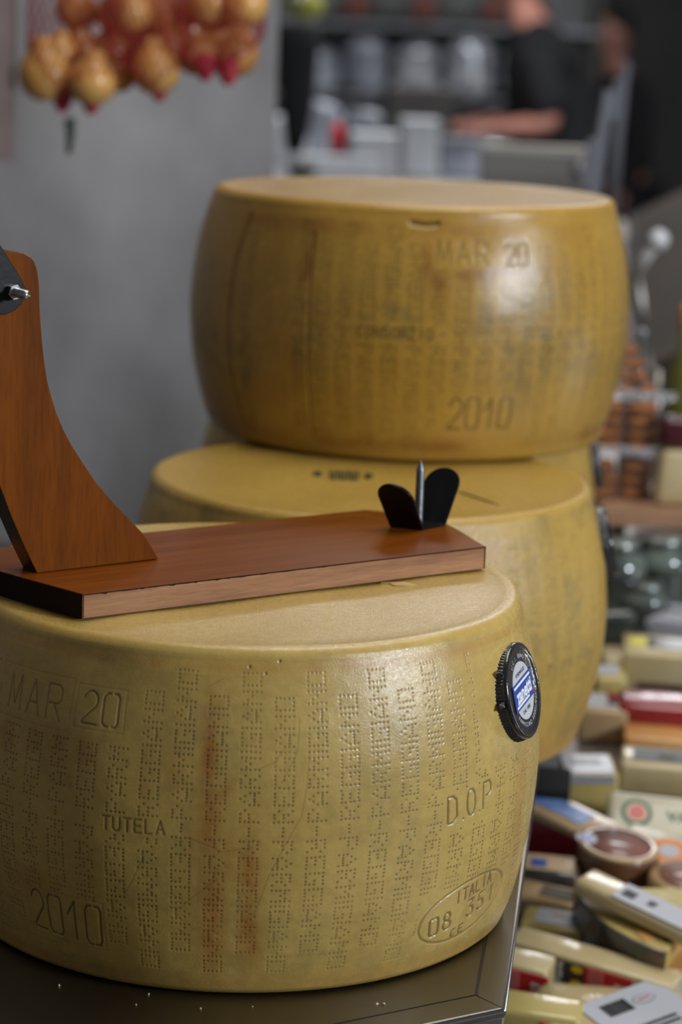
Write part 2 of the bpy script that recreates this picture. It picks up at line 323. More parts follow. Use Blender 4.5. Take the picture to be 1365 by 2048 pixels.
def wheel(name, loc, h, Rt, Rm, th, ns, paint, m, label, rotz=0, seed=1, group=None):
    root = empty(name, loc, (0, 0, rotz), label, 'cheese', group)
    th = np.array(th); rc = .0045
    prof = [(.0005, 0), (.1, 0), (Rt-rc*1.6, 0.0)]
    def rad(z): s = 2*z/h-1; return Rt+(Rm-Rt)*(1-s*s)
    za = .0045; zb = h-.0045
    prof += [(Rt-rc*.6, .0004), (Rt-rc*.1, .0018)]
    zs = np.linspace(za, zb, ns); k0 = len(prof); prof += [(rad(z), z) for z in zs]; k1 = len(prof)
    prof += [(Rt-rc*.05, h-.0016), (Rt-rc*.5, h-.0002), (Rt-rc*1.1, h+.0004), (Rt-rc*2.2, h-.0002)]+[(r, h-.0008) for r in np.linspace(Rt-.017, .0005, 22)]
    pr = np.array(prof); T = np.radians(th); n, Lp = len(T), len(pr)
    rel = Relief(th, zs); paint(rel)
    Rg = np.tile(pr[:, 0], (n, 1)); Zg = np.tile(pr[:, 1], (n, 1))
    U = rel.u[:, None]; Z = zs[None, :]
    wob = vnoise(U+0*Z, Z+0*U, .07, seed)*.0030+vnoise(U+0*Z, Z+0*U, .022, seed+1)*.0006+vnoise(U+0*Z, Z+0*U, .006, seed+2)*.00010
    edge = np.clip(np.minimum(Z-za, zb-Z)/.012, 0, 1)
    # belt step: the cloth mould leaves a slightly recessed field below the rim
    belt = -.0011/(1+np.exp(-(Z-(h-.0155))/-.0011))*1.0
    Rg[:, k0:k1] += rel.h+wob*edge+.0004/(1+np.exp(-(Z-(h-.0075))/.0006))
    wr = vnoise(U+0*Z, 0*U+0*Z, .09, seed+3)[:, :1]*.0022
    Rg[:, k0:] += wr; Rg[:, :k0] += wr*0
    Rg[:, -1] = .0005; 
    Xt = Rg*np.sin(T)[:, None]; Yt = Rg*np.cos(T)[:, None]
    top = slice(k1+2, Lp); Zg[:, top] += vnoise(Xt[:, top], Yt[:, top], .05, seed+4)*.0016*np.clip((Rt-pr[top, 0])/.02, 0, 1)[None, :]
    Zg[:, -1] = Zg[:, -1].mean()
    X = Rg*np.sin(T)[:, None]; Y = -Rg*np.cos(T)[:, None]
    v = np.stack([X, Y, Zg], -1).reshape(-1, 3)
    i = np.arange(n)[:, None]; j = np.arange(Lp-1)[None, :]; i2 = (i+1) % n
    q = np.stack([i*Lp+j, i2*Lp+j, i2*Lp+j+1, i*Lp+j+1], -1).reshape(-1, 4)
    me = bpy.data.meshes.new('rind'); me.vertices.add(len(v)); me.vertices.foreach_set('co', v.astype(np.float32).ravel())
    me.loops.add(q.size); me.loops.foreach_set('vertex_index', q.astype(np.int32).ravel())
    me.polygons.add(len(q)); me.polygons.foreach_set('loop_start', np.arange(0, q.size, 4, dtype=np.int32)); me.update(calc_edges=True)
    cl = np.zeros((n, Lp, 4), np.float32); cl[..., 3] = 1
    cl[:, k0:k1, 0] = rel.pit; cl[:, k0:k1, 1] = rel.st; cl[:, k0:k1, 2] = rel.mo
    at = me.color_attributes.new('marks', 'FLOAT_COLOR', 'POINT'); at.data.foreach_set('color', cl.ravel())
    link('rind', me, m, root, True)
    return root
def ths(a, b, step, coarse=2.5):
    f = np.arange(a, b, step); return np.concatenate([f, np.arange(b, a+360-coarse*.4, coarse)])
def rect(u0, u1, z0, z1):
    a = [(R_(u0)*RR, z0), (R_(u1)*RR, z0), (R_(u1)*RR, z1), (R_(u0)*RR, z1)]; return list(zip(a, a[1:]+a[:1]))
def thz(pts): p = [(R_(a)*RR, z) for a, z in pts]; return list(zip(p[:-1], p[1:]))
def ellipse_segs(th, z, a, b, rot, n=48, skip=()):
    u0 = R_(th)*RR; c, s = math.cos(R_(rot)), math.sin(R_(rot)); P = []
    for i in range(n+1):
        t = 2*PI*i/n; x, y = a*math.cos(t), b*math.sin(t); P.append((u0+x*c-y*s, z+x*s+y*c))
    return [sg for i, sg in enumerate(zip(P[:-1], P[1:])) if i not in skip]
def paint1(r):
    masks = [(-48, -17.2, .166, .3), (-39, -21, 0, .0605), (-22.5, -9, .1095, .1235), (41, 55, .106, .1305), (37.5, 67, 0, .062), (56, 90, .143, .3), (50, 80, .14, .3)]
    def inell(p): return False
    for k in range(-9, 13):
        th = 4.2+5.8*k
        if abs(th) > 78: continue
        dotcolumn(r, th, k % 2 == 0, .118, masks, .00070, .00038, seed=k+50, dk=1.0)
    r.strokes(rect(-47.2, -29.2, .170, .2035), .0005, .00012, .13); r.strokes(rect(-28.2, -18.4, .1745, .2015), .0005, .00012, .13)
    r.strokes(rect(-38.6, -21.6, .0250, .0600), .0005, .0002, .12)
    r.strokes(textsegs('MAR', -37.9, .1865, .0225, .0185, 0, .0120), .00062, .0005, .62)
    r.strokes(textsegs('20', -23.2, .188, .0205, .0155, 0, .0115), .00064, .0005, .62)
    r.strokes(textsegs('2010', -30.0, .0430, .0285, .0155, -2, .0118), .00080, .0008, .90)
    r.strokes(textsegs('TUTELA', -15.8, .1168, .0088, .0072, 1, .0050), .00075, .0003, .75)
    r.strokes(textsegs('D', 43.2, .1187, .0185, .01, 4, .0088)+textsegs('O', 47.9, .1205, .0185, .01, 4, .0088)+textsegs('P', 52.4, .1222, .0185, .01, 4, .0088), .00080, .0007, .80)
    r.pits([(R_(45.9)*RR, .1105), (R_(50.3)*RR, .112)], .0010, .0009, [.5, .5])
    r.strokes(ellipse_segs(50.6, .0425, .0455, .0205, 9), .00100, .0007, .55)
    r.strokes(textsegs('ITALIA', 52.2, .0555, .0088, .0070, 9, .0046), .00085, .0006, .80)
    r.strokes(textsegs('08 351', 50.4, .0400, .0130, .0122, 9, .0080), .00095, .0009, .75)
    r.strokes(textsegs('CE', 49.3, .0262, .0062, .0085, 9, .0042), .00085, .0005, .75)
    for sg in ([(14.2, .168), (13.9, .15), (13.0, .128), (10.5, .11), (8, .09), (5.5, .06)], [(5, .158), (8.3, .163), (10, .172)], [(12.6, .19), (12.2, .17), (9.5, .15)], [(-8.5, .06), (-5, .072), (-1, .085)], [(-14, .095), (-15.8, .08), (-17.5, .068)], [(-6, .112), (0, .104), (5, .108)], [(-1, .214), (-3.5, .209)]):
        r.strokes(thz(sg), .0005, .00010, .30)
    r.pits([(R_(3.7)*RR, .2215), (R_(9.2)*RR, .2250), (R_(6.6)*RR, .2175)], .0009, .0008, [.8, .8, .6])
    # brown runs of oil down two columns, and in the rows under the date stamp
    r.blob(-3.0, .170, .0065, .035, 1.0); r.blob(-2.6, .125, .0085, .035, .85); r.blob(-1.6, .055, .0100, .045, .85); r.blob(-3.8, .085, .004, .03, .5); r.blob(-.6, .14, .006, .02, .55, rot=-30)
    r.blob(4.4, .082, .0085, .030, .95); r.blob(4.8, .045, .0085, .026, 1.0); r.blob(1.2, .10, .005, .02, .5)
    for t in (-43.5, -36.5, -31, -25.3): r.blob(t, .160, .008, .010, .55)
    r.blob(-36, .064, .02, .01, .5); r.blob(-14, .15, .006, .02, .35); r.blob(-9, .16, .01, .03, .35); r.blob(-5.5, .095, .006, .06, .35)
    r.blob(58, .05, .02, .03, .30); r.blob(66, .1, .012, .08, .40)
    U = r.u[:, None]; Z = r.z[None, :]
    r.st[:] = np.maximum(r.st, .40*np.exp(-((Z-.221)/.0035)**2)+0*U); r.st[:] = np.maximum(r.st, .35*np.exp(-((Z-.008)/.008)**2)+0*U)
    # greenish mould haze in blotches
    nz = vnoise(U+0*Z, Z+0*U, .035, 21)+vnoise(U+0*Z, Z+0*U, .012, 22)*.5
    r.mo[:] = np.clip(nz*.9, 0, .18); r.blob(-30, .012, .03, .006, .5, 'mo'); r.blob(20, .03, .06, .005, .3, 'mo')
    r.pit[:] = np.clip(r.pit, 0, .95)
def paint2(r):
    for k in range(-5, 16):
        dotcolumn(r, 6+5.8*k, k % 2 == 0, .115, [], .00095, .0006, seed=k+150, dk=.45)
    r.blob(60, .02, .05, .02, .5); r.blob(30, .2, .02, .01, .3)
    U = r.u[:, None]; Z = r.z[None, :]
    r.mo[:] = np.clip((vnoise(U+0*Z, Z+0*U, .03, 31)+.1)*1.2, 0, .35)
    r.st[:] = np.maximum(r.st, .45*np.exp(-((Z-.012)/.016)**2)+0*U)
def paint3(r):
    masks = [(3, 33, .180, .3), (6, 29, 0, .066), (-15.5, 6, .1135, .1285), (25.5, 41, .1135, .1285), (-60, -27.5, 0, .4)]
    for k in range(-9, 15):
        dotcolumn(r, 5.6+5.8*k, k % 2 == 0, .115, masks if k % 3 else masks[:4], .00100, .0002, seed=k+250, dk=.80)
    r.strokes(textsegs('MAR', 11.3, .1940, .0205, .0180, 0, .0120), .0011, .0004, .62)
    r.strokes(textsegs('20', 25.9, .1942, .0195, .0140, 0, .0100), .0013, .0005, .80)
    r.strokes(textsegs('2010', 17.7, .0480, .0290, .0165, 0, .0125), .0013, .0005, .85)
    r.strokes(textsegs('CONSORZIO', -4.8, .1208, .0098, .0078, 0, .0056), .0010, .0003, .90)
    r.strokes(textsegs('TUTELA', 33.4, .1212, .0090, .0074, 0, .0052), .0009, .0003, .75)
    r.strokes(thz([(-27.2, .206), (-27.0, .16), (-26.6, .12), (-26.4, .06), (-26.2, .02)]), .0010, .0012, .55)
    r.strokes(thz([(-50, .215), (-52.5, .17), (-53.6, .12), (-53, .07), (-50.5, .02)]), .0020, .0022, .70)
    r.strokes(thz([(-2, .219), (2, .2175), (5, .219)]), .0022, .0030, .55)
    r.blob(-28.0, .178, .005, .014, 1.0); r.blob(-27.6, .20, .004, .02, .7); r.blob(2.6, .185, .006, .025, .75); r.blob(5, .165, .009, .014, .95); r.blob(14, .174, .02, .006, .8)
    r.blob(20, .178, .03, .004, .7); r.blob(-52, .15, .004, .06, .6)
    U = r.u[:, None]; Z = r.z[None, :]
    r.st[:] = np.maximum(r.st, .75*np.exp(-((Z-.016)/.007)**2)*np.clip(.6+vnoise(U, 0*U, .05, 3)*2, 0, 1)+0*U)
    r.st[:] = np.maximum(r.st, .55*np.exp(-((Z-.213)/.008)**2)*np.clip(.5+vnoise(U, 0*U, .06, 8)*2, 0, 1)+0*U)
    r.mo[:] = np.clip((vnoise(U+0*Z, Z+0*U, .04, 41)+.1)*1.3*np.exp(-((Z-.11)/.06)**2), 0, .40)
rm1 = rind_mat('rind_pale_gold', (.49, .315, .070), (.59, .405, .110), rough=.42, coat=1.0, b1s=.32)
rm2 = rind_mat('rind_gold', (.45, .275, .046), (.53, .335, .070), coat=.7)
rm3 = rind_mat('rind_deep_gold', (.39, .215, .026), (.48, .28, .045), (.25, .09, .01), .40, .7, .22)
W1 = wheel('whole_cheese', (-.0667, 1.6694, .0008), .2325, .1945, .2150, ths(-62, 86, .15), 400, paint1, rm1,
           'nearest big golden cheese wheel with dotted stamped rind, under the wooden stand', seed=11)
W2 = wheel('whole_cheese', (.0259, 2.1185, .0008), .2264, .1935, .2156, ths(-100, 100, .45), 130, paint2, rm2,
           'golden cheese wheel on the counter with ink stamp, carrying the stacked wheel', seed=23)
W4 = wheel('whole_cheese', (.058, 2.5605, .0008), .2264, .194, .2150, ths(-110, 110, .9), 60, lambda r: paint2(r), rm2,
           'rearmost cheese wheel mostly hidden behind the stacked wheel, a sliver showing at each side', seed=37)
W3 = wheel('whole_cheese', (.0602, 2.3828, .2280), .2345, .1942, .2162, ths(-100, 100, .32), 200, paint3, rm3,
           'top cheese wheel of the stack, deep golden rind stamped MAR 20, CONSORZIO and 2010', seed=48)

# label discs pressed on the rinds
M['disc_black'] = mat('black_foil', (.010, .011, .014), .22, .0, None, coat=.8, coatr=.08, bump=.2, bscale=120)
M['foil'] = mat('crinkled_dark_foil', (.11, .11, .115), .25, .9, None, bump=.4, bscale=200)
M['disc_oval'] = mat('grey_white_paper', (.50, .50, .53), .42)
M['letter_grey'] = mat('grey_lettering', (.42, .42, .44), .4)
def disc(parent, th, z, Rw, slope, full=True, r=.0330, yaw=0):
    T = R_(th); T2 = T+R_(yaw); nrm = Vector((math.sin(T2)*math.cos(slope), -math.cos(T2)*math.cos(slope), math.sin(slope)))
    tan = Vector((math.cos(T2), math.sin(T2), 0)); up = nrm.cross(tan)
    up = nrm.cross(tan) if nrm.cross(tan).z > 0 else -nrm.cross(tan)
    mt = Matrix((tan, up, nrm)).transposed().to_4x4(); mt.translation = Vector((math.sin(T)*Rw, -math.cos(T)*Rw, z))
    th_ = .0088; base = .0012
    d = lathe('label_disc', [(0, th_-.0012), (r*.80, th_-.0012), (r*.86, th_-.0008), (r*.93, th_+.0002), (r*.985, th_-.0005), (r, th_-.002), (r*.99, th_-.0035), (r*.97, base), (0, base)], M['disc_black'], parent, 72)
    d.matrix_local = mt; tag(d, 'black round maker label with white oval centre' if full else 'black round label seen edge-on')
    # crinkled foil skirt
    n = 420; v = []; f = []; q = random.Random(3)
    for i in range(n):
        a = 2*PI*i/n; w_ = math.sin(a*84)*.0004+q.uniform(-.00025, .00025)
        for k, (rr, zz) in enumerate([(r*.985, th_-.0030), (r*1.0+w_, th_-.0045), (r*1.015+w_*1.6, th_-.0065), (r*1.03+w_*1.2, base-.001)]): v.append((rr*math.cos(a), rr*math.sin(a), zz))
    for i in range(n):
        j = (i+1) % n
        for k in range(3): f.append((i*4+k, i*4+k+1, j*4+k+1, j*4+k))
    pyd('foil_skirt', v, f, M['foil'], d, True)
    if not full: return d
    for a in (148, 184):   # two torn foil tabs
        c, s = math.cos(R_(a)), math.sin(R_(a)); o = Vector((c*r*1.01, s*r*1.01, .0045)); t = Vector((-s, c, 0)); e = Vector((c, s, 0))
        pyd('foil_tab', [o-t*.003+Vector((0, 0, .001)), o+t*.003, o+e*.0045+Vector((0, 0, .0022)), o+e*.003-t*.002-Vector((0, 0, .002)), o-Vector((0, 0, .003)), o+e*.006+t*.001+Vector((0, 0, -.001))], [(0, 1, 2), (0, 2, 3), (1, 4, 5), (0, 5, 4), (2, 5, 3), (1, 2, 5)], M['foil'], d)
    zf = th_-.0012
    ov = [(r*.60*math.cos(2*PI*i/48), r*.60*math.sin(2*PI*i/48)) for i in range(48)]
    prism('oval_paper', ov, zf, zf+.00025, M['disc_oval'], d)
    # blue band, slanted up to the right
    ang = R_(24); hw = r*.27; ct, st_ = math.cos(ang), math.sin(ang)
    L0 = r*.66
    pts = [(-L0, -hw), (L0, -hw), (L0, hw), (-L0, hw)]
    kb = .13
    pts = [(-r*.62, -r*.62*kb-hw), (r*.62, r*.62*kb-hw), (r*.62, r*.62*kb+hw), (-r*.62, -r*.62*kb+hw)]
    prism('blue_band', pts, zf+.00025, zf+.0005, M['blue'], d)
    zt = zf+.0006
    textmesh('brand_lettering', 'zanetti', r*.40, M['white_print'], d, (r*.0, -r*.02, zt), (0, 0, R_(7.4)), bold=r*.014, sx=.90, shear=.15)
    for sg in (1, -1):
        x0 = -r*.55; x1 = r*.50 if sg > 0 else r*.28; oy = sg*hw*.74
        prism('band_line', [(x0, x0*kb+oy-r*.025), (x1, x1*kb+oy-r*.025), (x1, x1*kb+oy+r*.025), (x0, x0*kb+oy+r*.025)], zf+.0005, zf+.0007, M['white_print'], d)
    prism('red_dot', [(r*.52+r*.04*math.cos(a), -r*.10+r*.05*math.sin(a)) for a in np.linspace(0, 2*PI, 8)[:-1]], zf+.0005, zf+.0007, M['red'], d)
    textmesh('small_lettering', 'FORMAGGI', r*.115, M['ink'], d, (-r*.02, r*.38, zt-.0003), (0, 0, R_(7.4)))
    textmesh('small_lettering', 'DAL 1900', r*.115, M['ink'], d, (r*.0, -r*.40, zt-.0003), (0, 0, R_(7.4)))
    ls = []
    for s_, a0, a1, flip in (('U.C.I. BRAND', 128, 64, False), ('PARMIGIANO REGGIANO', 222, 338, True)):
        for i, ch in enumerate(s_):
            if ch == ' ': continue
            a = R_(a0+(a1-a0)*i/(len(s_)-1)); rot = a-PI/2 if not flip else a+PI/2
            ls.append(textmesh('ring_lettering', ch, r*.13, M['letter_grey'], d, (r*.71*math.cos(a), r*.71*math.sin(a), zf+.0003), (0, 0, rot)))
    tag(join(ls, 'ring_lettering'), kind='stuff')
    return d
disc(W1, 65.6, .1805, .2060, R_(14), yaw=2.5)
disc(W2, 86, .176, .2085, R_(14), False, .031)
disc(W4, 88, .170, .2085, R_(12), False, .031)
# ink stamp and crack on the top of the middle wheel
inkg = mat('green_black_ink', (.035, .045, .012), .6)
def mark(vs): return prism('ink_stamp', vs, .2254, .2270, inkg)
st = []
cx, cy = .0020, 2.1080
for row in range(2):
    for i in range(9):
        x = cx-.0135+i*.0030; y = cy+row*.022-.012; w_ = .0021 if (i*7+row) % 3 else .0028
        st.append(prism('s', [(x, y), (x+w_, y), (x+w_*.8, y+.016), (x+.0004, y+.016)], .2254, .22700, inkg, W2))
for x in (cx-.024, cx+.0215):
    st.append(prism('s', [(x+.004*math.cos(a), cy+.008+.011*math.sin(a)) for a in np.linspace(0, 2*PI, 9)[:-1]], .2254, .22700, inkg, W2))
for o in st: o.location = (-.0259, -2.1185, 0)
join(st, 'ink_stamp')
cr = [(.098, 2.062), (.107, 2.050), (.117, 2.034), (.126, 2.018), (.134, 2.005)]
o = tube('crack', [(x-.0259, y-2.1185, .2260) for x, y in cr], [.0002, .0009, .0007, .0006, .0002], mat('crack_dark', (.10, .06, .02), .8), W2, 5)
# small reddish smear on the nearest wheel's top
o = prism('red_smear', [(.043+.011*math.cos(a)-.004*math.sin(3*a)+.0667, 1.672+.006*math.sin(a)+.002*math.sin(2*a)-1.6694) for a in np.linspace(0, 2*PI, 22)[:-1]], .2308, .23235, mat('red_smear', (.52, .27, .10), .5, 0, (.54, .40, .15), 90), W1)

# ------------------------------------------------------------ wooden stand
stand = empty('ham_stand', (-.1665, 1.533, .2340), (0, 0, math.atan2(.579, .815)), 'varnished reddish wooden ham stand with curved upright and black clamp, lying on the nearest wheel', 'stand')
wtop = wood_mat('varnished_mahogany', (.150, .036, .002), (.225, .058, .0045), .35, .17, .08, 1.0, 40, spec=.08)
wraw = wood_mat('bare_edge_wood', (.26, .105, .038), (.42, .20, .08), .6, .0, .3, 3, 60)
wup = wood_mat('varnished_upright', (.135, .034, .0012), (.20, .050, .002), .5, .0, .2, 2.0, 26, spec=.07, axis=2, dist=.25)
T_ = .0165
L_ = [(0, 0), (.3347, 0)]+[(.3445, .0305), (.3525, .0550), (.3575, .075), (.3580, .095), (.351, .120), (.343, .135), (.3325, .1475)]+[(.0, .1475), (-.012, .128), (-.0185, .105), (-.018, .082), (-.0115, .052), (-.0058, .027)]
outer = [p for p in L_]
bb = prism('base_board', outer, .0, T_-.0008, wtop, stand, bev=0)
prism('top_veneer', [(x*1.0, y) for x, y in outer], T_-.0008, T_, wtop, stand, bev=.0003)
bx_ = prism('bare_front_edge', [(.0008, -.0006), (.3342, -.0006), (.3342, .001), (.0008, .001)], .0003, T_-.0011, wraw, stand)
tag(bx_, 'bare lighter wood edge')
blk = mat('dark_lacquer', (.012, .005, .003), .6, spec=.15)
prism('edge_line', [(.0, -.0009), (.3347, -.0009), (.3347, .0006), (0, .0006)], T_-.0007, T_-.0003, blk, stand)
prism('edge_line', [(.3336, -.0008), (.3352, -.0002), (.3352, .001), (.3336, .001)], .0, T_-.0002, blk, stand)
for x, w_, d_ in [(.0165, .0040, .0016), (.035, .012, .0006), (.055, .007, .0006), (.068, .005, .0012), (.078, .010, .0005), (.103, .006, .0017), (.112, .004, .0009), (.122, .016, .0006), (.141, .006, .0009), (.16, .014, .0005), (.19, .008, .0007), (.086, .003, .0011), (.045, .003, .0009), (.31, .018, .0004)]:
    n = 7; pts = [(x+w_*(i/n-.5), T_-.0007) for i in range(n+1)]+[(x+w_*(.5-i/n), T_-.0008-d_*.7*random.uniform(.3, 1)*math.sin(PI*max(.12, min(.88, i/n)))) for i in range(n+1)]
    prism('lacquer_chip', pts, -.0010, .0002, blk, stand, plane='XZ')
bb.data.materials.append(blk)
for p_ in bb.data.polygons:
    if p_.normal.x < -.3 and abs(p_.normal.z) < .5: p_.material_index = 1
# upright
Rt_ = [(.0968, .0006), (.0847, .0188), (.072, .0315), (.060, .0432), (.0462, .0585), (.0345, .0746), (.0262, .0865), (.0197, .0979), (.0146, .109), (.0106, .1204), (.0075, .131), (.0053, .1426), (.0035, .156), (.0021, .1694), (.0012, .181), (.0007, .1932), (-.0001, .200), (-.0013, .2058), (-.0033, .2103), (-.0062, .2135), (-.010, .2155), (-.0146, .2166), (-.0284, .2189), (-.045, .2205), (-.057, .219), (-.064, .212), (-.066, .200)]
Lf_ = [(-.062, .18), (-.0555, .15), (-.047, .118), (-.0375, .088), (-.027, .0614), (-.0182, .0399), (-.0081, .0182), (.0013, .0)]
up_ = prism('upright', Rt_+Lf_, .0655, .0860, wup, stand, bev=.0008, plane='XZ'); up_.location.z = T_
tag(up_, 'curved varnished wooden upright with black outer edges')
side = mat('black_varnish_side', (.014, .010, .008), .3, coat=.5)
up_.data.materials.append(side)
for p in up_.data.polygons:
    if abs(p.normal.y) < .8: p.material_index = 1
# clamp plate, nut, bolt
pl = [(-.085, .1785), (-.034, .1765), (-.026, .1768), (-.019, .1795), (-.0143, .1840), (-.0122, .189), (-.0125, .1942), (-.0145, .1988), (-.0295, .2205), (-.048, .246), (-.085, .262)]
o = prism('clamp_plate', pl, .0605, .0652, M['black_metal'], stand, bev=.0007, plane='XZ'); o.location.z = T_
nx, nz_ = -.0218, .1915
hexa = [(nx+.0052*math.cos(R_(a+12)), nz_+.0052*math.sin(R_(a+12))) for a in range(0, 360, 60)]
o = prism('nut', hexa, .0555, .0605, M['bolt'], stand, bev=.0004, plane='XZ'); o.location.z = T_
pts = []; rs = []
for i in range(70):
    pts.append((nx, .0600-i*.00028, nz_)); rs.append(.0030+(.00022 if i % 4 < 2 else -.00012)-(.0004 if i > 67 else 0))
o = tube('bolt', pts, rs, M['bolt'], stand, 16); o.location.z = T_
# wing bracket
g = Matrix.Rotation(-math.atan2(.579, .815), 4, 'Z')
O2 = Vector((-.1665, 1.533, 0))
def loc2(p): q = g @ (Vector((p[0], p[1], 0))-O2); return Vector((q.x, q.y, 0))
u = Vector((math.cos(R_(-19)), math.sin(R_(-19)), 0)); vv = Vector((math.cos(R_(50)), math.sin(R_(50)), 0)); C0 = Vector((.0618, 1.7745, 0))
ur = g.to_3x3() @ u; vr = g.to_3x3() @ vv; c0 = loc2(C0); zz = Vector((0, 0, 1)); wd = .0262; dp = .0285; tk = .0022
def wing_pts(side, ln, lean):
    # closed outline in (across, along) coordinates with a round tip
    P = [(0, 0), (wd, 0)]; rr = wd/2
    for a in np.linspace(0, PI, 13): P.append((rr+rr*math.cos(a)*1.06, ln-rr+rr*math.sin(a)))
    return P
def sheet(fn, pts, nrm, name):
    bm = bmesh.new(); vs = [bm.verts.new(fn(p)) for p in pts]; f = bm.faces.new(vs); r = bmesh.ops.extrude_face_region(bm, geom=[f])
    bmesh.ops.translate(bm, verts=[q for q in r['geom'] if isinstance(q, bmesh.types.BMVert)], vec=nrm*tk)
    return bm
zb = Vector((0, 0, T_))
d1 = (-vr*math.sin(R_(30))+zz*math.cos(R_(30))); d2 = (vr*math.sin(R_(25))+zz*math.cos(R_(25)))
bms = [sheet(lambda p: c0+zb-ur*p[0]+d1*p[1], wing_pts(0, .0420, 30), (vr*math.cos(R_(30))+zz*math.sin(R_(30))), 'a'),
       sheet(lambda p: c0+zb+vr*dp-ur*p[0]+d2*p[1], wing_pts(0, .0450, 25), (-vr*math.cos(R_(25))+zz*math.sin(R_(25))), 'b'),
       sheet(lambda p: c0+zb-ur*p[0]+vr*p[1], [(0, 0), (wd, 0), (wd, dp), (0, dp)], zz, 'c')]
big = bmesh.new()
for b_ in bms:
    t = bpy.data.meshes.new('t'); b_.to_mesh(t); b_.free(); big.from_mesh(t); bpy.data.meshes.remove(t)
bmesh.ops.bevel(big, geom=big.edges[:], offset=.0006, segments=2, affect='EDGES', clamp_overlap=True)
tag(frombm('wing_bracket', big, M['black_metal'], stand), 'bent black steel bracket with two rounded wings')
nb = c0-ur*(wd*.44)+vr*(dp*.42)+zb
pts = []; rs = []
N_ = 120
for i in range(N_):
    pts.append(nb+zz*(i*.0445/N_)); rs.append(.0032+(.00013 if i % 4 < 2 else -.00013))
pts += [nb+zz*.0447, nb+zz*.0470, nb+zz*.0495, nb+zz*.0512]; rs += [.0029, .0019, .0009, .0002]
tag(tube('spike', pts, rs, M['spike'], stand, 16), 'dull grey pointed threaded spike')

# ------------------------------------------------------------ display case on the right
deckm = mat('display_deck', (.16, .13, .11), .35, .3)
def dz(y): return -.2+.18*(y-1.8)
def X_edge(y): return .117+.1127*(y-1.452)
case = empty('display_case', (0, 0, 0), label='sloping shop display case beside the steel counter, full of wrapped cheeses', cat='display case')
yA, yB = 1.35, 4.6
pyd('deck', [(X_edge(yA)+.012, yA, dz(yA)-.03), (1.2, yA, dz(yA)-.03), (1.2, yB, dz(yB)-.03), (X_edge(yB)+.012, yB, dz(yB)-.03),
             (X_edge(yA)+.012, yA, dz(yA)-.06), (1.2, yA, dz(yA)-.06), (1.2, yB, dz(yB)-.06), (X_edge(yB)+.012, yB, dz(yB)-.06)],
    [(0, 1, 2, 3), (7, 6, 5, 4), (0, 4, 5, 1), (1, 5, 6, 2), (2, 6, 7, 3), (3, 7, 4, 0)], deckm, case)
pyd('case_body', [(X_edge(yA)+.014, yA, dz(yA)-.06), (1.2, yA, dz(yA)-.06), (1.2, yB, dz(yB)-.06), (X_edge(yB)+.014, yB, dz(yB)-.06),
             (X_edge(yA)+.014, yA, -.9), (1.2, yA, -.9), (1.2, yB, -.9), (X_edge(yB)+.014, yB, -.9)],
    [(0, 1, 2, 3), (7, 6, 5, 4), (0, 4, 5, 1), (1, 5, 6, 2), (2, 6, 7, 3), (3, 7, 4, 0)], mat('case_paint', (.08, .08, .085), .5), case)
film = dict(coat=.9, coatr=.12)
CM = {'pale': mat('pale_cheese', (.47, .36, .17), .4, 0, (.53, .43, .24), 12, bump=.35, bscale=45, **film),
      'yellow': mat('yellow_cheese', (.43, .33, .10), .4, 0, (.50, .39, .13), 12, bump=.35, bscale=45, **film),
      'cream': mat('cream_cheese', (.52, .43, .25), .45, 0, (.44, .33, .16), 15, bump=.35, bscale=45, **film),
      'tan': mat('tan_cheese', (.38, .24, .11), .4, 0, (.46, .31, .16), 12, bump=.3, bscale=45, **film),
      'brown': mat('brown_rind', (.09, .035, .012), .45, 0, (.15, .062, .025), 20, bump=.3, bscale=60, coat=.5),
      'darkrind': mat('dark_mottled_rind', (.018, .017, .017), .35, 0, (.17, .10, .06), 26, bump=.4, bscale=60, lo=.45, hi=.7, **film),
      'redwax': mat('dark_red_wrap', (.20, .008, .014), .25, 0, (.28, .014, .02), 14, bump=.5, bscale=25, **film),
      'orange': mat('orange_cheese', (.55, .25, .07), .4, 0, (.62, .34, .12), 12, bump=.3, bscale=45, **film),
      'redrind': mat('reddish_rind', (.14, .045, .03), .5, 0, (.24, .09, .05), 60, bump=.4, bscale=90),
      'reddisc': mat('reddish_printed_disc', (.20, .08, .065), .4, 0, (.26, .12, .09), 30, coat=.6),
      'black': mat('black_label', (.025, .027, .03), .4), 'grey': mat('grey_label', (.30, .30, .34), .45, coat=.5),
      'yellowp': mat('yellow_sticker', (.62, .56, .03), .4), 'bluep': mat('blue_label', (.09, .17, .38), .4, 0, (.14, .22, .44), 60, coat=.5),
      'green': mat('green_print', (.02, .10, .05), .45), 'pink': mat('pink_print', (.55, .14, .13), .45), 'creamp': mat('cream_paper_wrap', (.46, .42, .30), .5, 0, (.52, .48, .37), 20, bump=.4, bscale=30, coat=.4),
      'orangep': mat('orange_print', (.65, .22, .05), .45), 'yellowdot': mat('yellow_print', (.72, .50, .01), .45), 'brownp': mat('brown_label', (.06, .04, .025), .45)}
def P(v): return v if not isinstance(v, str) else (CM.get(v) or M[v])
def flat(parent, m, w_, d_, loc, rz=0, th=.0007, name='paper_label', rx=0, ry=0):
    return box(name, (w_, d_, th), P(m), parent, .0002, 1, loc=loc, rot=(rx, ry, rz))
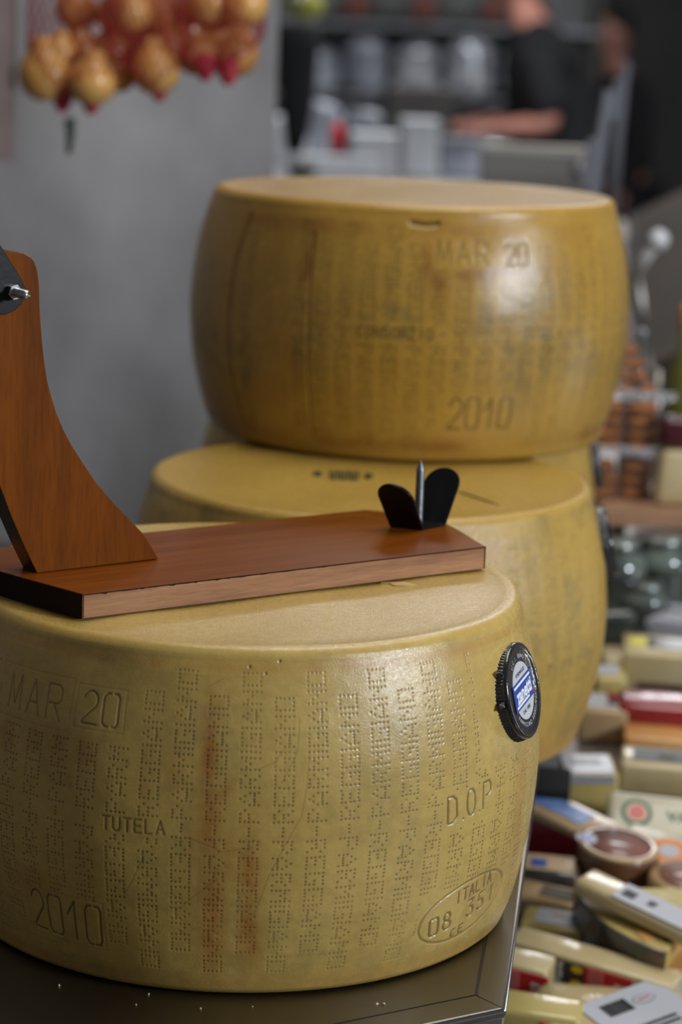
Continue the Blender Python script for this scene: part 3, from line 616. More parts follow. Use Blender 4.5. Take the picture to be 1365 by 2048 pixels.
def lines(parent, w_, d_, loc, rz=0, rows=3, m='ink', seed=0, rx=0, name='printed_text', bars=False, zt=.0004):
    """rows of short bars standing for print too blurred to read, or a bar code"""
    q = random.Random(seed); bm = bmesh.new(); ct = 0
    def bx(x0, x1, y0, y1):
        vs = [bm.verts.new(c) for c in ((x0, y0, 0), (x1, y0, 0), (x1, y1, 0), (x0, y1, 0), (x0, y0, zt), (x1, y0, zt), (x1, y1, zt), (x0, y1, zt))]
        for f in ((3, 2, 1, 0), (4, 5, 6, 7), (0, 1, 5, 4), (1, 2, 6, 5), (2, 3, 7, 6), (3, 0, 4, 7)): bm.faces.new([vs[i] for i in f])
    if bars:
        x = -w_/2
        while x < w_/2:
            t = q.choice((.0005, .0008, .0012)); bx(x, x+t, -d_/2, d_/2); x += t+q.choice((.0005, .0008))
    else:
        for r in range(rows):
            y = d_/2-(r+.5)*d_/rows; x = -w_/2
            while x < w_/2*q.uniform(.7, 1):
                t = q.uniform(.03, .09)*w_; bx(x, min(x+t, w_/2), y-d_/rows*.28, y+d_/rows*.28); x += t+w_*.022
    return frombm(name, bm, P(m), parent, False, loc=loc, rot=(rx, 0, rz))
def block(name, label, loc, size, rz, m, tilt=(0, 0), cat='cheese', taper=.0, bev=.005, group=None):
    root = empty(name, loc, (tilt[0], tilt[1], rz), label, cat, group); root.rotation_mode = 'ZYX'
    bm = bmesh.new(); bmesh.ops.create_cube(bm, size=1)
    for v in bm.verts:
        k = 1-taper if v.co.z > 0 else 1
        v.co = Vector((v.co.x*size[0]*k, v.co.y*size[1]*k, (v.co.z+.5)*size[2]))
    bmesh.ops.bevel(bm, geom=bm.edges[:], offset=bev, segments=3, affect='EDGES', profile=.5)
    frombm('cheese_body', bm, P(m), root, True)
    return root
def wedge(name, label, loc, Lr, ang, h, rz, m, rind=None, tilt=(0, 0), cat='cheese', tip=.12, bev=.003, group=None):
    """slice of a wheel: tip near origin of local x, rind arc at radius Lr"""
    root = empty(name, loc, (tilt[0], tilt[1], rz), label, cat, group); root.rotation_mode = 'ZYX'
    a = R_(ang)/2; pts = [(Lr*tip*math.cos(-a), Lr*tip*math.sin(-a))]+[(Lr*math.cos(t), Lr*math.sin(t)) for t in np.linspace(-a, a, 14)]+[(Lr*tip*math.cos(a), Lr*tip*math.sin(a))]
    cx_ = Lr; pts = [(x-cx_, y) for x, y in pts]
    prism('cheese_body', pts, 0, h, P(m), root, bev=bev, seg=3, smooth=False)
    if rind:
        o_ = [(Lr*1.004*math.cos(t)-cx_, Lr*1.004*math.sin(t)) for t in np.linspace(-a, a, 14)]; i_ = [(Lr*.97*math.cos(t)-cx_, Lr*.97*math.sin(t)) for t in np.linspace(a, -a, 14)]
        prism('rind', o_+i_, -.0003, h+.0003, P(rind), root, bev=.002)
    return root
#ITEMS
# each item: location on the sloping deck
SL = math.atan(.18)
def on(parent, part_loc, rot): return part_loc
# nearest row
r = block('cheese_slab', 'big pale wrapped cheese slab with bar code label, nearest in the display', (0.2912, 1.8793, -0.2157), (.235, .105, .045), R_(-4), 'pale', (SL, 0), bev=.018)
flat(r, 'paper', .085, .062, (-.030, .006, .0455), R_(38)); lines(r, .026, .017, (-.048, .006, .0463), R_(38), bars=True, name='bar_code', m='ink', seed=2)
o = prism('printed_oval', [(.0115*math.cos(a), .0062*math.sin(a)) for a in np.linspace(0, 2*PI, 25)[:-1]], .0462, .0464, CM['green'], r); o.rotation_euler.z = R_(38); o.location = (-.0255, .0235, 0)
o = prism('printed_oval', [(.0105*math.cos(a), .0053*math.sin(a)) for a in np.linspace(0, 2*PI, 25)[:-1]], .0464, .0466, M['paper'], r); o.rotation_euler.z = R_(38); o.location = (-.0255, .0235, 0)
lines(r, .013, .004, (-.0255, .0235, .0466), R_(38), rows=1, m='pink', seed=4)
lines(r, .040, .013, (-.012, -.010, .0463), R_(38), rows=2, seed=5)
def red_label_bar(loc, rz, label, L_=.150):
    r = block('cheese_bar', label, loc, (L_, .030, .044), rz, 'pale', (SL, 0), bev=.003)
    box('rind', (L_*.98, .004, .014), CM['redrind'], r, .001, 1, loc=(0, -.0165, .0))
    F = -.0156
    def f(m, x0, x1, z0, z1, name='label_field', e=0): return box(name, (x1-x0, .0008+e, z1-z0), P(m), r, .0002, 1, loc=((x0+x1)/2, F-e/2, z0))
    f('red', -.058, -.043, .017, .040); f('brownp', -.043, -.036, .017, .040); f('black', -.036, -.016, .016, .040); f('brownp', -.016, -.003, .016, .040)
    f('red', -.003, .040, .018, .040); f('pink', .000, .014, .019, .039, e=.0004)
    for z in (.035, .021): 
        o = prism('yellow_oval', [(-.010+.0055*math.cos(a), z+.0036*math.sin(a)) for a in np.linspace(0, 2*PI, 17)[:-1]], F-.0006, F-.0003, CM['yellowdot'], r, plane='XZ')
    textmesh('label_lettering', 'Piave', .0105, M['white_print'], r, (-.026, F-.0008, .028), (R_(90), R_(-90), 0))
    lines(r, .012, .006, (-.050, F-.0006, .027), R_(0), rows=2, m='white_print', rx=R_(90), name='label_text', seed=9)
    lines(r, .010, .010, (.030, F-.0006, .028), R_(0), rows=2, m='white_print', rx=R_(90), name='label_text', seed=8)
    return r
red_label_bar((0.2320, 1.9640, -0.1965), R_(-26), 'long pale cheese bar with red and black label, behind the nearest slab')
red_label_bar((0.1587, 1.9606, -0.1971), R_(-22), 'red labelled cheese bar half hidden by the counter edge', .075)
r = block('cheese_bar', 'small cheese piece with a red corner label, low beside the counter edge', (0.1775, 1.8855, -0.2146), (.075, .035, .050), R_(-12), 'yellow', (SL, 0), bev=.005)
box('label_field', (.018, .001, .020), M['red'], r, .0002, 1, loc=(.014, -.0178, .024))
# big dark-rinded wedge
r = wedge('cheese_wedge', 'thick yellow wedge with dark mottled rind facing front', (0.2403, 1.9860, -0.1865), .125, 60, .055, R_(-146), 'yellow', 'darkrind', (SL, 0), tip=.2)
flat(r, 'black', .034, .014, (-.040, .036, .0554), R_(70)); flat(r, 'black', .018, .012, (-.052, .000, .0554), R_(80)); flat(r, 'cream', .008, .014, (-.040, .030, .0558), R_(70), name='label_field')
flat(r, 'orange', .016, .010, (-.018, .034, .0554), R_(80), name='label_field')
# pale wedge with long white label, on top of it
r = block('cheese_wedge', 'pale long wedge with white label lying across the dark-rinded wedge', (0.2727, 1.9835, -0.1270), (.125, .034, .015), R_(-36), 'pale', (SL, R_(6)), bev=.005)
flat(r, 'paper', .095, .030, (.022, 0, .0152)); lines(r, .012, .012, (-.014, -.001, .0160), bars=True, name='bar_code', seed=3); lines(r, .008, .010, (.008, 0, .0160), rows=3, seed=12)
# orange piece right
r = block('cheese_wedge', 'orange cheese chunk with silver wrap at the right end of the dark wedge', (0.3103, 1.9761, -0.1983), (.05, .05, .045), R_(20), 'orange', (SL, 0), bev=.008)
o = box('wrap_fold', (.030, .006, .040), M['paper'], r, .002, 1, loc=(-.012, -.028, .004))
# round brown cheese
c = empty('small_round_cheese', (0.2658, 2.1441, -0.1621), (SL*.6, R_(4), 0), 'small round brown-rinded cheese with oval reddish top label', 'cheese')
lathe('rind', [(0, 0), (.030, 0), (.0345, .004), (.0370, .016), (.0382, .040), (.0378, .0435), (.036, .0455), (0, .0455)], CM['brown'], c, 48)
lathe('pale_rim', [(.0300, .0450), (.0355, .0452), (.0376, .0440), (.0380, .0465), (.036, .0485), (.0315, .0478)], CM['tan'], c, 48)
lathe('top_label', [(0, .0470), (.0315, .0472), (.0318, .0450)], CM['reddisc'], c, 48)
prism('label_field', [(-.030+.010*math.cos(a), .004+.012*math.sin(a)) for a in np.linspace(0, 2*PI, 17)[:-1]], .0468, .0482, M['paper'], c)
prism('label_field', [(-.030+.005*math.cos(a), .004+.007*math.sin(a)) for a in np.linspace(0, 2*PI, 17)[:-1]], .0482, .0486, M['blue'], c)
c2 = empty('small_round_cheese', (0.3286, 2.1021, -0.1696), (SL*.6, R_(6), 0), 'second small round cheese with reddish top, cut off by the right edge', 'cheese')
lathe('rind', [(0, 0), (.032, 0), (.0365, .004), (.039, .016), (.0395, .034), (.037, .0385), (0, .0385)], CM['tan'], c2, 40)
lathe('top_label', [(0, .040), (.0300, .0402), (.0305, .038)], CM['reddisc'], c2, 40)
# blue-labelled slab with dark red side
r = block('cheese_slab', 'low yellow slab with blue label and dark red side beside the counter', (0.2287, 2.2067, -0.1568), (.110, .044, .050), R_(-45), 'tan', (SL, 0), bev=.003)
box('red_side', (.106, .002, .040), CM['redwax'], r, .0005, 1, loc=(0, -.0216, .002)); flat(r, 'bluep', .064, .024, (-.012, .002, .0503), name='blue_label'); flat(r, 'grey', .016, .009, (.041, .004, .0503), name='printed_text')
# small pieces by the counter
r = block('cheese_wedge', 'dark wrapped piece with a blue round sticker beside the counter edge', (0.2025, 2.1281, -0.1709), (.060, .036, .040), R_(-6), 'darkrind', (SL, 0), bev=.006)
flat(r, 'tan', .050, .028, (0, .002, .0402)); flat(r, 'blue', .014, .014, (-.008, .0, .0408), name='sticker')
r = block('cheese_wedge', 'tan wedge with a purple dark label near the counter edge', (0.2026, 2.0894, -0.1779), (.070, .034, .034), R_(-20), 'tan', (SL, 0), bev=.005)
flat(r, 'brownp', .040, .018, (.012, .0, .0343)); box('rind', (.066, .003, .014), CM['redrind'], r, .001, 1, loc=(0, -.0175, .002))
r = block('cheese_wedge', 'yellow wedge with grey price label near the counter edge', (0.2064, 2.0417, -0.1865), (.064, .034, .036), R_(-14), 'yellow', (SL, 0), bev=.005)
flat(r, 'grey', .050, .026, (.006, 0, .0363)); lines(r, .012, .004, (.0, .004, .0371), rows=1, m='pink', seed=31)
r = block('nut_bag', 'small glossy bag of pale nuts under the grey labelled wedge', (0.1911, 2.0317, -0.1883), (.036, .030, .026), R_(10), 'cream', (SL, 0), cat='bag', bev=.010)
r = block('cheese_wedge', 'golden sliver with white sticker strip in front of the dark wedge', (0.2199, 2.0127, -0.1917), (.120, .028, .024), R_(-30), 'yellow', (SL, 0), bev=.005)
flat(r, 'paper', .070, .020, (.020, 0, .0243))
# middle rows
r = block('cheese_block', 'upright yellow cheese block with grey label over its top', (0.2564, 2.3181, -0.1367), (.056, .050, .045), R_(4), 'yellow', (SL, 0), taper=.06, bev=.004)
flat(r, 'grey', .048, .038, (-.002, .0, .0452)); box('label_fold', (.048, .0008, .010), P('grey'), r, .0002, 1, loc=(-.002, -.0250, .0362)); lines(r, .034, .016, (-.002, .004, .0460), rows=3, seed=41, m='steel')
r = block('cheese_block', 'yellow cheese block with white label, behind the upright block', (0.2856, 2.4738, -0.1087), (.052, .048, .038), R_(-4), 'tan', (SL, 0), bev=.004)
flat(r, 'paper', .042, .030, (-.004, .0, .0382)); lines(r, .030, .018, (-.004, 0, .0390), rows=4, seed=42, m='steel')
r = block('cheese_block', 'cream cheese brick with black label strip at the right edge', (0.3318, 2.3184, -0.1167), (.088, .046, .034), R_(-6), 'cream', (SL, 0), bev=.005)
flat(r, 'black', .064, .026, (.0, .002, .0343)); flat(r, 'brownp', .016, .012, (.002, .002, .0351), name='printed_text'); flat(r, 'orangep', .012, .012, (.026, .002, .0351), name='printed_text')
r = block('cheese_block', 'tan brick with dark strip under the cream cheese brick', (0.3362, 2.3306, -0.1345), (.086, .044, .022), R_(-3), 'orange', (SL, 0), bev=.004)
box('label_field', (.05, .001, .012), CM['green'], r, .0002, 1, loc=(.01, -.0225, .004))
r = block('wrapped_cheese', 'paper-wrapped cheese with green bordered pink emblem and green lettering', (0.3215, 2.2410, -0.1406), (.110, .056, .030), R_(-5), 'creamp', (SL+R_(22), 0), bev=.008)
for rad, m_, z in ((.0150, 'green', .0302), (.0105, 'cream', .0306), (.0085, 'pink', .0310)):
    prism('emblem', [(-.026+rad*math.cos(a), rad*1.1*math.sin(a)) for a in np.linspace(0, 2*PI, 25)[:-1]], z, z+.0004, P(m_), r)
textmesh('label_lettering', 'VAL', .017, CM['green'], r, (.018, -.001, .0306), bold=.0004)
r = block('wrapped_cheese', 'wrapped cheese with orange ring print, under the emblem-wrapped one', (0.3218, 2.1597, -0.1553), (.110, .060, .030), R_(-28), 'creamp', (SL+R_(6), 0), bev=.007)
for rad, m_, z in ((.020, 'orangep', .0302), (.010, 'paper', .0306)):
    prism('emblem', [(-.004+rad*math.cos(a), rad*math.sin(a)) for a in np.linspace(0, 2*PI, 25)[:-1]], z, z+.0004, P(m_), r)
r = block('cheese_bag', 'crinkled dark red plastic bag of cheese at the right edge', (0.3428, 2.4684, -0.0937), (.086, .050, .030), R_(-6), 'redwax', (SL, 0), cat='bag', bev=.010)
pyd('bag_ear', [(-.040, -.015, .020), (-.040, .015, .024), (-.058, -.004, .034), (-.045, 0, .012)], [(0, 1, 2), (0, 2, 3), (1, 3, 2)], CM['redwax'], r)
r = block('cheese_block', 'orange cheese block just below the dark red bag', (0.3466, 2.4347, -0.1158), (.085, .046, .026), R_(-6), 'orange', (SL, 0), bev=.004)
r = block('cheese_block', 'pale block with yellow sticker and silver-grey label', (0.3629, 2.6004, -0.0759), (.090, .055, .036), R_(-5), 'pale', (SL, 0), bev=.003)
flat(r, 'yellowp', .018, .022, (-.028, .004, .0363), name='yellow_sticker'); flat(r, 'black', .010, .024, (-.014, .004, .0363)); flat(r, 'grey', .052, .026, (.018, .003, .0367)); lines(r, .040, .012, (.018, .003, .0375), rows=2, seed=51, m='steel')
r = block('cheese_block', 'small yellow piece with white label beside the middle wheel', (0.2997, 2.5656, -0.0922), (.036, .040, .030), R_(6), 'yellow', (SL, 0), bev=.005)
flat(r, 'paper', .026, .022, (-.002, .002, .0303))
r = block('cheese_block', 'narrow golden block between the middle wheel and the yellow-stickered block', (0.3149, 2.6020, -0.0856), (.040, .040, .036), R_(-3), 'cream', (SL, 0), bev=.005)
r = block('cheese_block', 'cheese piece with white label behind the yellow-stickered block', (0.3853, 2.7092, -0.0663), (.070, .050, .040), R_(-10), 'grey', (SL, 0), bev=.006)
flat(r, 'paper', .052, .034, (0, 0, .0403)); lines(r, .036, .016, (0, 0, .0411), rows=2, seed=55)
dkcr = mat('black_plastic', (.012, .012, .013), .8, spec=.2)
r = block('crate', 'black plastic crate corner under the overhanging middle wheel', (0.2125, 2.2573, -0.1477), (.040, .05, .060), R_(-6), dkcr, (SL, 0), cat='crate', bev=.002)
# glass jars and foil packs further up
glassm = mat('dark_glass', (.05, .065, .06), .12, 0, (.13, .16, .14), 20, bump=.4, bscale=22, coat=1, coatr=.05, lo=.4, hi=.6)
darkg = mat('dark_olive_fill', (.022, .028, .026), .25, 0, (.055, .062, .045), 22, coat=.8)
lidm = mat('jar_lid', (.20, .22, .21), .3, .8)
def jar(loc, r_, h_, label):
    c = empty('glass_jar', loc, (0, 0, random.random()*3), label, 'jar')
    lathe('glass_body', [(0, 0), (r_*.85, 0), (r_, r_*.15), (r_, h_*.68), (r_*.93, h_*.78), (r_*.72, h_*.86), (r_*.72, h_*.92), (0, h_*.92)], glassm, c, 32)
    lathe('lid', [(0, h_), (r_*.74, h_), (r_*.78, h_*.985), (r_*.78, h_*.88), (r_*.72, h_*.87)], lidm, c, 32)
    lathe('filling_band', [(r_*1.003, h_*.20), (r_*1.006, h_*.22), (r_*1.006, h_*.60), (r_*1.003, h_*.62)], darkg, c, 32)
def foilpack(loc, sz, rz, label, m): 
    r = block('foil_pack', label, loc, sz, rz, m, (SL, 0), cat='packet', bev=.010)
jar((0.3205, 2.7372, -0.0523), .036, .10, 'dark glass jar beside the middle wheel under the wooden shelf')
jar((0.3776, 2.7904, -0.0417), .042, .085, 'grey-green glass jar with bright reflections at the right edge')
jar((0.3524, 2.7143, -0.0574), .030, .060, 'low dark jar in front of the other glass jars')
foilpack((0.3237, 2.7124, -0.0598), (.075, .05, .038), R_(12), 'dark green foil packet beside the middle wheel', darkg)
foilpack((0.4019, 2.8108, -0.0481), (.060, .05, .030), R_(-20), 'dark olive packet leaning between the jars', darkg)
# wooden shelf with biscuit bags
shelf = empty('wooden_shelf', (.655, 2.98, .035), (0, 0, R_(2)), 'light brown wooden shelf board carrying the biscuit bags', 'shelf')
box('shelf_board', (.68, .20, .020), wood_mat('shelf_wood', (.33, .17, .09), (.42, .24, .14), .5, .1, .3, 3, 20), shelf, .002)
for x in (-.31, .31):
    box('support', (.018, .05, .042), M['steel'], shelf, .001, 1, loc=(x, 0, -.0425))
CM['wine'] = mat('dark_wine_wrap', (.045, .006, .014), .3, 0, (.08, .01, .02), 14, coat=.6)
bisc = mat('golden_biscuit', (.46, .15, .010), .8, 0, (.14, .035, .004), 60, bump=.6, bscale=120)
bag = mat('clear_plastic', (.85, .85, .88), .12, 0, None, alpha=.03, bump=.8, bscale=22, coat=.15, coatr=.06)
baglab = mat('dull_clear_plastic', (.7, .7, .74), .2, 0, None, alpha=.30, bump=.8, bscale=30, coat=1)
base0 = shelf.location.copy(); zsh = .0562
k = 0
def biscuit(x, y, z, rz, L=.036, where=''):
    global k
    bm = bmesh.new(); bmesh.ops.create_cube(bm, size=1)
    for v in bm.verts:
        v.co = Vector((v.co.x*L*(1 if v.co.z < 0 else .85), v.co.y*.018*(1 if v.co.z < 0 else .8), (v.co.z+.5)*.0125+.002*math.cos(v.co.x*3)))
    bmesh.ops.bevel(bm, geom=bm.edges[:], offset=.003, segments=2, affect='EDGES')
    o = frombm('biscuit', bm, bisc, None, True, loc=(x, y, z), rot=(0, 0, rz)); k += 1
    return tag(o, 'almond biscuit, '+where+(' of the lower clear bag', ' of the middle clear bag', ' of the pointed top bag')[lev], 'biscuit', ['biscuits in the lower clear bag', 'biscuits in the middle clear bag', 'biscuits in the pointed top bag'][lev])
q = random.Random(5)
for lev, (z0, rows, cols, x0, wdt) in enumerate([(zsh, 3, 2, .300, .085), (zsh+.058, 4, 2, .305, .085), (zsh+.128, 6, 2, .306, .076)]):
    for rr in range(rows):
        nc = cols if lev < 2 else (3, 3, 2, 2, 1, 1)[rr]
        for cc_ in range(nc):
            for dpt in range(2 if lev < 2 else 1):
                biscuit(x0+wdt*(cc_+.5)/nc*(1 if lev < 2 else max(.5, 1-rr*.11))+q.uniform(-.002, .002), 2.945+dpt*.024+(.01 if lev == 2 else 0), z0+.0012+rr*.0155, q.uniform(-.25, .25), min(.040, wdt/nc*.93), ('bottom row', 'second row', 'third row', 'fourth row', 'fifth row', 'top row')[rr]+((' left', ' right') if nc == 2 else (' left', ' middle', ' right') if nc == 3 else ('',))[cc_]+((' front', ' back')[dpt] if lev < 2 else ''))
    hh = (.052, .066, .125)[lev]
    bgr = empty('clear_bag', (x0+wdt/2, 2.962, z0), (0, 0, 0), ['lower clear plastic bag of biscuits standing on the wooden shelf', 'middle clear plastic bag of biscuits', 'top clear plastic bag of biscuits gathered to a point'][lev], 'bag')
    bm = bmesh.new(); bmesh.ops.create_cube(bm, size=1); bmesh.ops.subdivide_edges(bm, edges=bm.edges[:], cuts=5, use_grid_fill=True)
    for v in bm.verts:
        t = v.co.z+.5; kx = 1 if lev < 2 else (1-.85*t**1.3)
        v.co = Vector((v.co.x*(wdt+.008)*kx+q.uniform(-.0015, .0015)+(-.012*t if lev == 2 else 0), v.co.y*(.066*kx)+q.uniform(-.0015, .0015), t*hh+.0004))
    frombm('film', bm, bag, bgr, True)
    if lev: 
        bm = bmesh.new(); bmesh.ops.create_grid(bm, x_segments=8, y_segments=3, size=.5)
        for v in bm.verts: v.co = Vector((v.co.x*(wdt+.030)+.008, -.035+q.uniform(-.003, .003), v.co.y*.012+.004+q.uniform(-.002, .002)))
        o = frombm('bag_seam', bm, baglab, bgr, True); sm = o.modifiers.new('thick', 'SOLIDIFY'); sm.thickness = .0012
# things behind and right of the biscuits
def bottle(loc, r_, h_, m, label, cap):
    c = empty('bottle', loc, (0, 0, 0), label, 'bottle')
    lathe('bottle_body', [(0, 0), (r_*.9, 0), (r_, .005), (r_, h_*.52), (r_*.8, h_*.64), (r_*.36, h_*.76), (r_*.34, h_*.93), (0, h_*.93)], m, c, 28)
    lathe('bottle_cap', [(0, h_), (r_*.38, h_), (r_*.40, h_*.985), (r_*.40, h_*.87), (r_*.34, h_*.86)], cap, c, 24)
gm = mat('olive_oil_glass', (.085, .085, .012), .2, 0, (.13, .12, .02), 10, coat=1)
gm2 = mat('pale_green_pack', (.28, .34, .28), .35, 0, (.38, .42, .36), 12, coat=.6)
am = mat('amber_cap', (.55, .22, .05), .35, coat=.6)
bottle((.425, 3.02, .0556), .026, .235, gm, 'olive green bottle with amber cap behind the shelf front, at the right edge', am)
bottle((.372, 3.045, .0556), .022, .200, darkg, 'dark green bottle standing just behind the pointed biscuit bag', lidm)
r = block('wrapped_cheese', 'pale green wrapped packet standing at the right edge of the wooden shelf', (.452, 2.965, .0556), (.062, .05, .105), 0, gm2, (0, 0), bev=.010)
r = block('wrapped_cheese', 'dark wine-red round packet on the wooden shelf by the biscuits', (.408, 2.925, .1256), (.045, .030, .040), 0, 'wine', (0, 0), bev=.012)
r = block('wrapped_cheese', 'white paper cone of cheese under the wine-red packet', (.408, 2.925, .0556), (.050, .040, .069), 0, 'cream', (0, 0), taper=.25, bev=.008)
# slanted hood of the display case: steel rail, hinged glass and white knob
hood = empty('case_hood', (0, 0, 0), label='slanted dark glass hood of the display case behind the biscuits', cat='display case')
dk = mat('hood_glass', (.030, .029, .027), .6, 0, (.075, .052, .034), 2.2, spec=.15, lo=.3, hi=.7)
def slab(name, pts, n, th, m, par):
    n = Vector(n).normalized()*th; v = [Vector(p) for p in pts]; v += [p+n for p in v]; L = len(pts)
    f = [tuple(range(L))[::-1], tuple(range(L, 2*L))]+[(i, (i+1) % L, L+(i+1) % L, L+i) for i in range(L)]
    return pyd(name, v, f, m, par)
slab('glass_pane', [(.42, 3.30, .17), (1.05, 3.0, .55), (1.15, 4.2, .66), (.518, 4.5, .285)], (0, -.3, 1), .008, dk, hood)
tube('hood_rail', [(.42, 3.30, .168), (.518, 4.5, .283)], .010, M['steel'], hood)
tube('support_post', [(.43, 3.30, .17), (.43, 3.30, .05)], .009, M['steel'], hood)
hp = (0.3892, 3.3500, 0.2862); kp = (0.4182, 3.3000, 0.3470)
hd = empty('white_knob_lever', hp, (0, 0, 0), 'white round knob on a short grey lever on the case hood', 'lever')
tube('lever', [(0, 0, 0), (kp[0]-hp[0], kp[1]-hp[1], kp[2]-hp[2])], .0075, mat('grey_lever', (.62, .61, .60), .4), hd)
bm = bmesh.new(); bmesh.ops.create_uvsphere(bm, u_segments=24, v_segments=14, radius=.0145)
frombm('knob', bm, M['white'], hd, True, loc=(kp[0]-hp[0], kp[1]-hp[1], kp[2]-hp[2]))
# ------------------------------------------------------------ background: steel panel uprights, scale back, tables, shelves
sp = mat('satin_aluminium', (.20, .21, .24), .4, .4)
for a, b, wdt, ln, lab in (((0.3634, 3.5500, 0.5409), (0.3515, 3.5500, 0.3808), .017, .292, 'nearer satin aluminium upright behind the stacked wheel, slightly leaning'), ((0.4696, 4.3000, 0.5731), (0.4645, 4.3000, 0.4519), .013, .225, 'farther satin aluminium upright, top right of the stacked wheel')):
    c = empty('glass_holder', b, (0, 0, 0), lab, 'upright'); dv = Vector(a)-Vector(b)
    slab('upright_bar', [(-wdt/2, 0, 0), (wdt/2, 0, 0), (wdt/2+dv.x, dv.y, dv.z-.004), (-wdt/2+dv.x+.004, dv.y, dv.z)], (0, 1, 0), .03, sp, c)
    slab('lower_bar', [(-wdt/2, 0, -ln), (wdt/2, 0, -ln), (wdt/2, 0, 0), (-wdt/2, 0, 0)], (0, 1, 0), .03, sp, c)
    slab('glass_clip', [(-wdt/2-.012, -.004, .02), (-wdt/2, -.004, .02), (-wdt/2+dv.x*.6, -.004, .09), (-wdt/2-.010+dv.x*.6, -.004, .085)], (0, 1, 0), .02, sp, c)
sc = empty('counter_scale', (0.3125, 4.2000, 0.3328), (0, 0, R_(-2)), 'grey steel counter scale display box behind the stacked wheel', 'scale')
box('scale_housing', (.190, .05, .092), mat('scale_grey', (.23, .22, .215), .4, .5, (.30, .29, .28), 3, (1, 1, 12)), sc, .004, loc=(0, 0, -.005))
box('scale_top_edge', (.192, .053, .006), mat('scale_cream', (.40, .36, .30), .4), sc, .002, loc=(0, 0, .087))
box('scale_base', (.16, .12, .50), M['steel'], sc, .004, loc=(0, .02, -.505))
lathe('scale_knob', [(0, .012), (.014, .010), (.018, 0), (.014, -.010), (0, -.012)], M['white'], sc, 20, loc=(.086, -.035, .060), rot=(R_(90), 0, 0))
# work table with white tubs
tb = empty('work_table', (.0, 5.9, -.9), (0, 0, 0), 'steel work table behind the wheels with white tubs on it', 'table')
box('table_top', (.92, 1.0, .04), mat('table_steel', (.40, .40, .42), .35, .7), tb, .004, loc=(0, 0, 1.13))
for x in (-.42, .42):
    for y in (-.4, .4): box('leg', (.04, .04, 1.13), M['steel'], tb, .003, 1, loc=(x, y, 0))
grs = mat('grey_white_tub', (.42, .43, .45), .45, 0, (.50, .51, .54), 6); bgs = mat('blue_grey_wrap', (.16, .17, .20), .3, 0, (.34, .36, .42), 9, bump=.6, bscale=12, coat=.7, lo=.42, hi=.6)
dkb = mat('dark_box', (.035, .03, .026), .5); clearp = mat('crumpled_foil_wrap', (.34, .35, .39), .2, .35, (.85, .87, .92), 16, bump=.9, bscale=14, lo=.45, hi=.62)
def bgbox(name, label, cat, p, size, m, rz=0, lid=None, bev=.01):
    c = empty(name, p, (0, 0, rz), label, cat)
    box('body', size, m, c, bev)
    if lid: box('lid', (size[0]*1.04, size[1]*1.04, size[2]*.10), lid, c, bev*.5, loc=(0, 0, size[2]*.98))
    return c
tz = .2715
def tabpos(x, y): return (x, y, tz)
bgbox('white_tub', 'wide low white tub at the left front of the work table', 'tub', (-.035, 5.58, tz), (.17, .12, .045), M['white'], .1, grs)
bgbox('white_tub', 'tall white tub right of the red bottle on the work table', 'tub', (.045, 5.66, tz), (.105, .11, .095), grs, 0, M['white'])
bgbox('grey_tub', 'grey tub standing right of the white tubs', 'tub', (.150, 5.72, tz), (.085, .10, .125), grs, .1, grs)
bgbox('grey_tub', 'darker ribbed grey tub behind the scale box', 'tub', (.262, 5.80, tz), (.11, .12, .085), bgs, 0, sp)
bgbox('cardboard_box', 'dark brown box standing behind the tubs', 'box', (.155, 6.12, tz), (.17, .12, .20), dkb, .06)
c = empty('red_bottle', (-.043, 5.80, tz), (0, 0, 0), 'small bottle with red top left of the tall white tub', 'bottle')
lathe('bottle_body', [(0, 0), (.016, 0), (.018, .004), (.018, .045), (.016, .05), (0, .05)], dkb, c, 20); lathe('red_cap', [(.0, .115), (.012, .112), (.017, .10), (.018, .05), (0, .05)], M['red'], c, 20)
c = empty('dark_bowl', (-.118, 5.52, tz), (0, 0, 0), 'small dark round bowl at the left end of the work table', 'bowl')
lathe('bowl_body', [(0, 0), (.02, 0), (.034, .014), (.036, .026), (.033, .026), (.018, .008), (0, .006)], dkb, c, 28)
# foil wrapped goods piled on the table
q = random.Random(12)
def pack(p, sz, rz, m, label, rx=0):
    c = empty('wrapped_pack', p, (rx, 0, rz), label, 'packet')
    bm = bmesh.new(); bmesh.ops.create_cube(bm, size=1); bmesh.ops.subdivide_edges(bm, edges=bm.edges[:], cuts=4, use_grid_fill=True)
    for v in bm.verts:
        k_ = 1-.35*abs(v.co.x*2)**3; v.co = Vector((v.co.x*sz[0]+q.uniform(-.004, .004), v.co.y*sz[1]*k_+q.uniform(-.004, .004), (v.co.z*k_+.5)*sz[2]+q.uniform(-.004, .004)))
        v.co.z = max(v.co.z, 0)
    frombm('wrapper', bm, m, c, True)
rackz = .425
rk = empty('wall_shelf', (.30, 9.9, -.92), (0, 0, 0), 'grey steel shelf rack at the back wall with wrapped goods', 'shelf')
for z in (1.245, 1.525): box('shelf_board', (1.30, .44, .02), mat('rack_steel', (.20, .20, .21), .4, .6), rk, .002, loc=(0, 0, z))
for x in (-.64, .64):
    for y in (-.2, .2): box('post', (.03, .03, 1.95), dkb, rk, .002, 1, loc=(x, y, 0))
box('back_panel', (1.30, .01, 1.2), mat('rack_back_grey', (.15, .15, .16), .6), rk, .001, 1, loc=(0, .215, .75))
pz = -.92+1.266
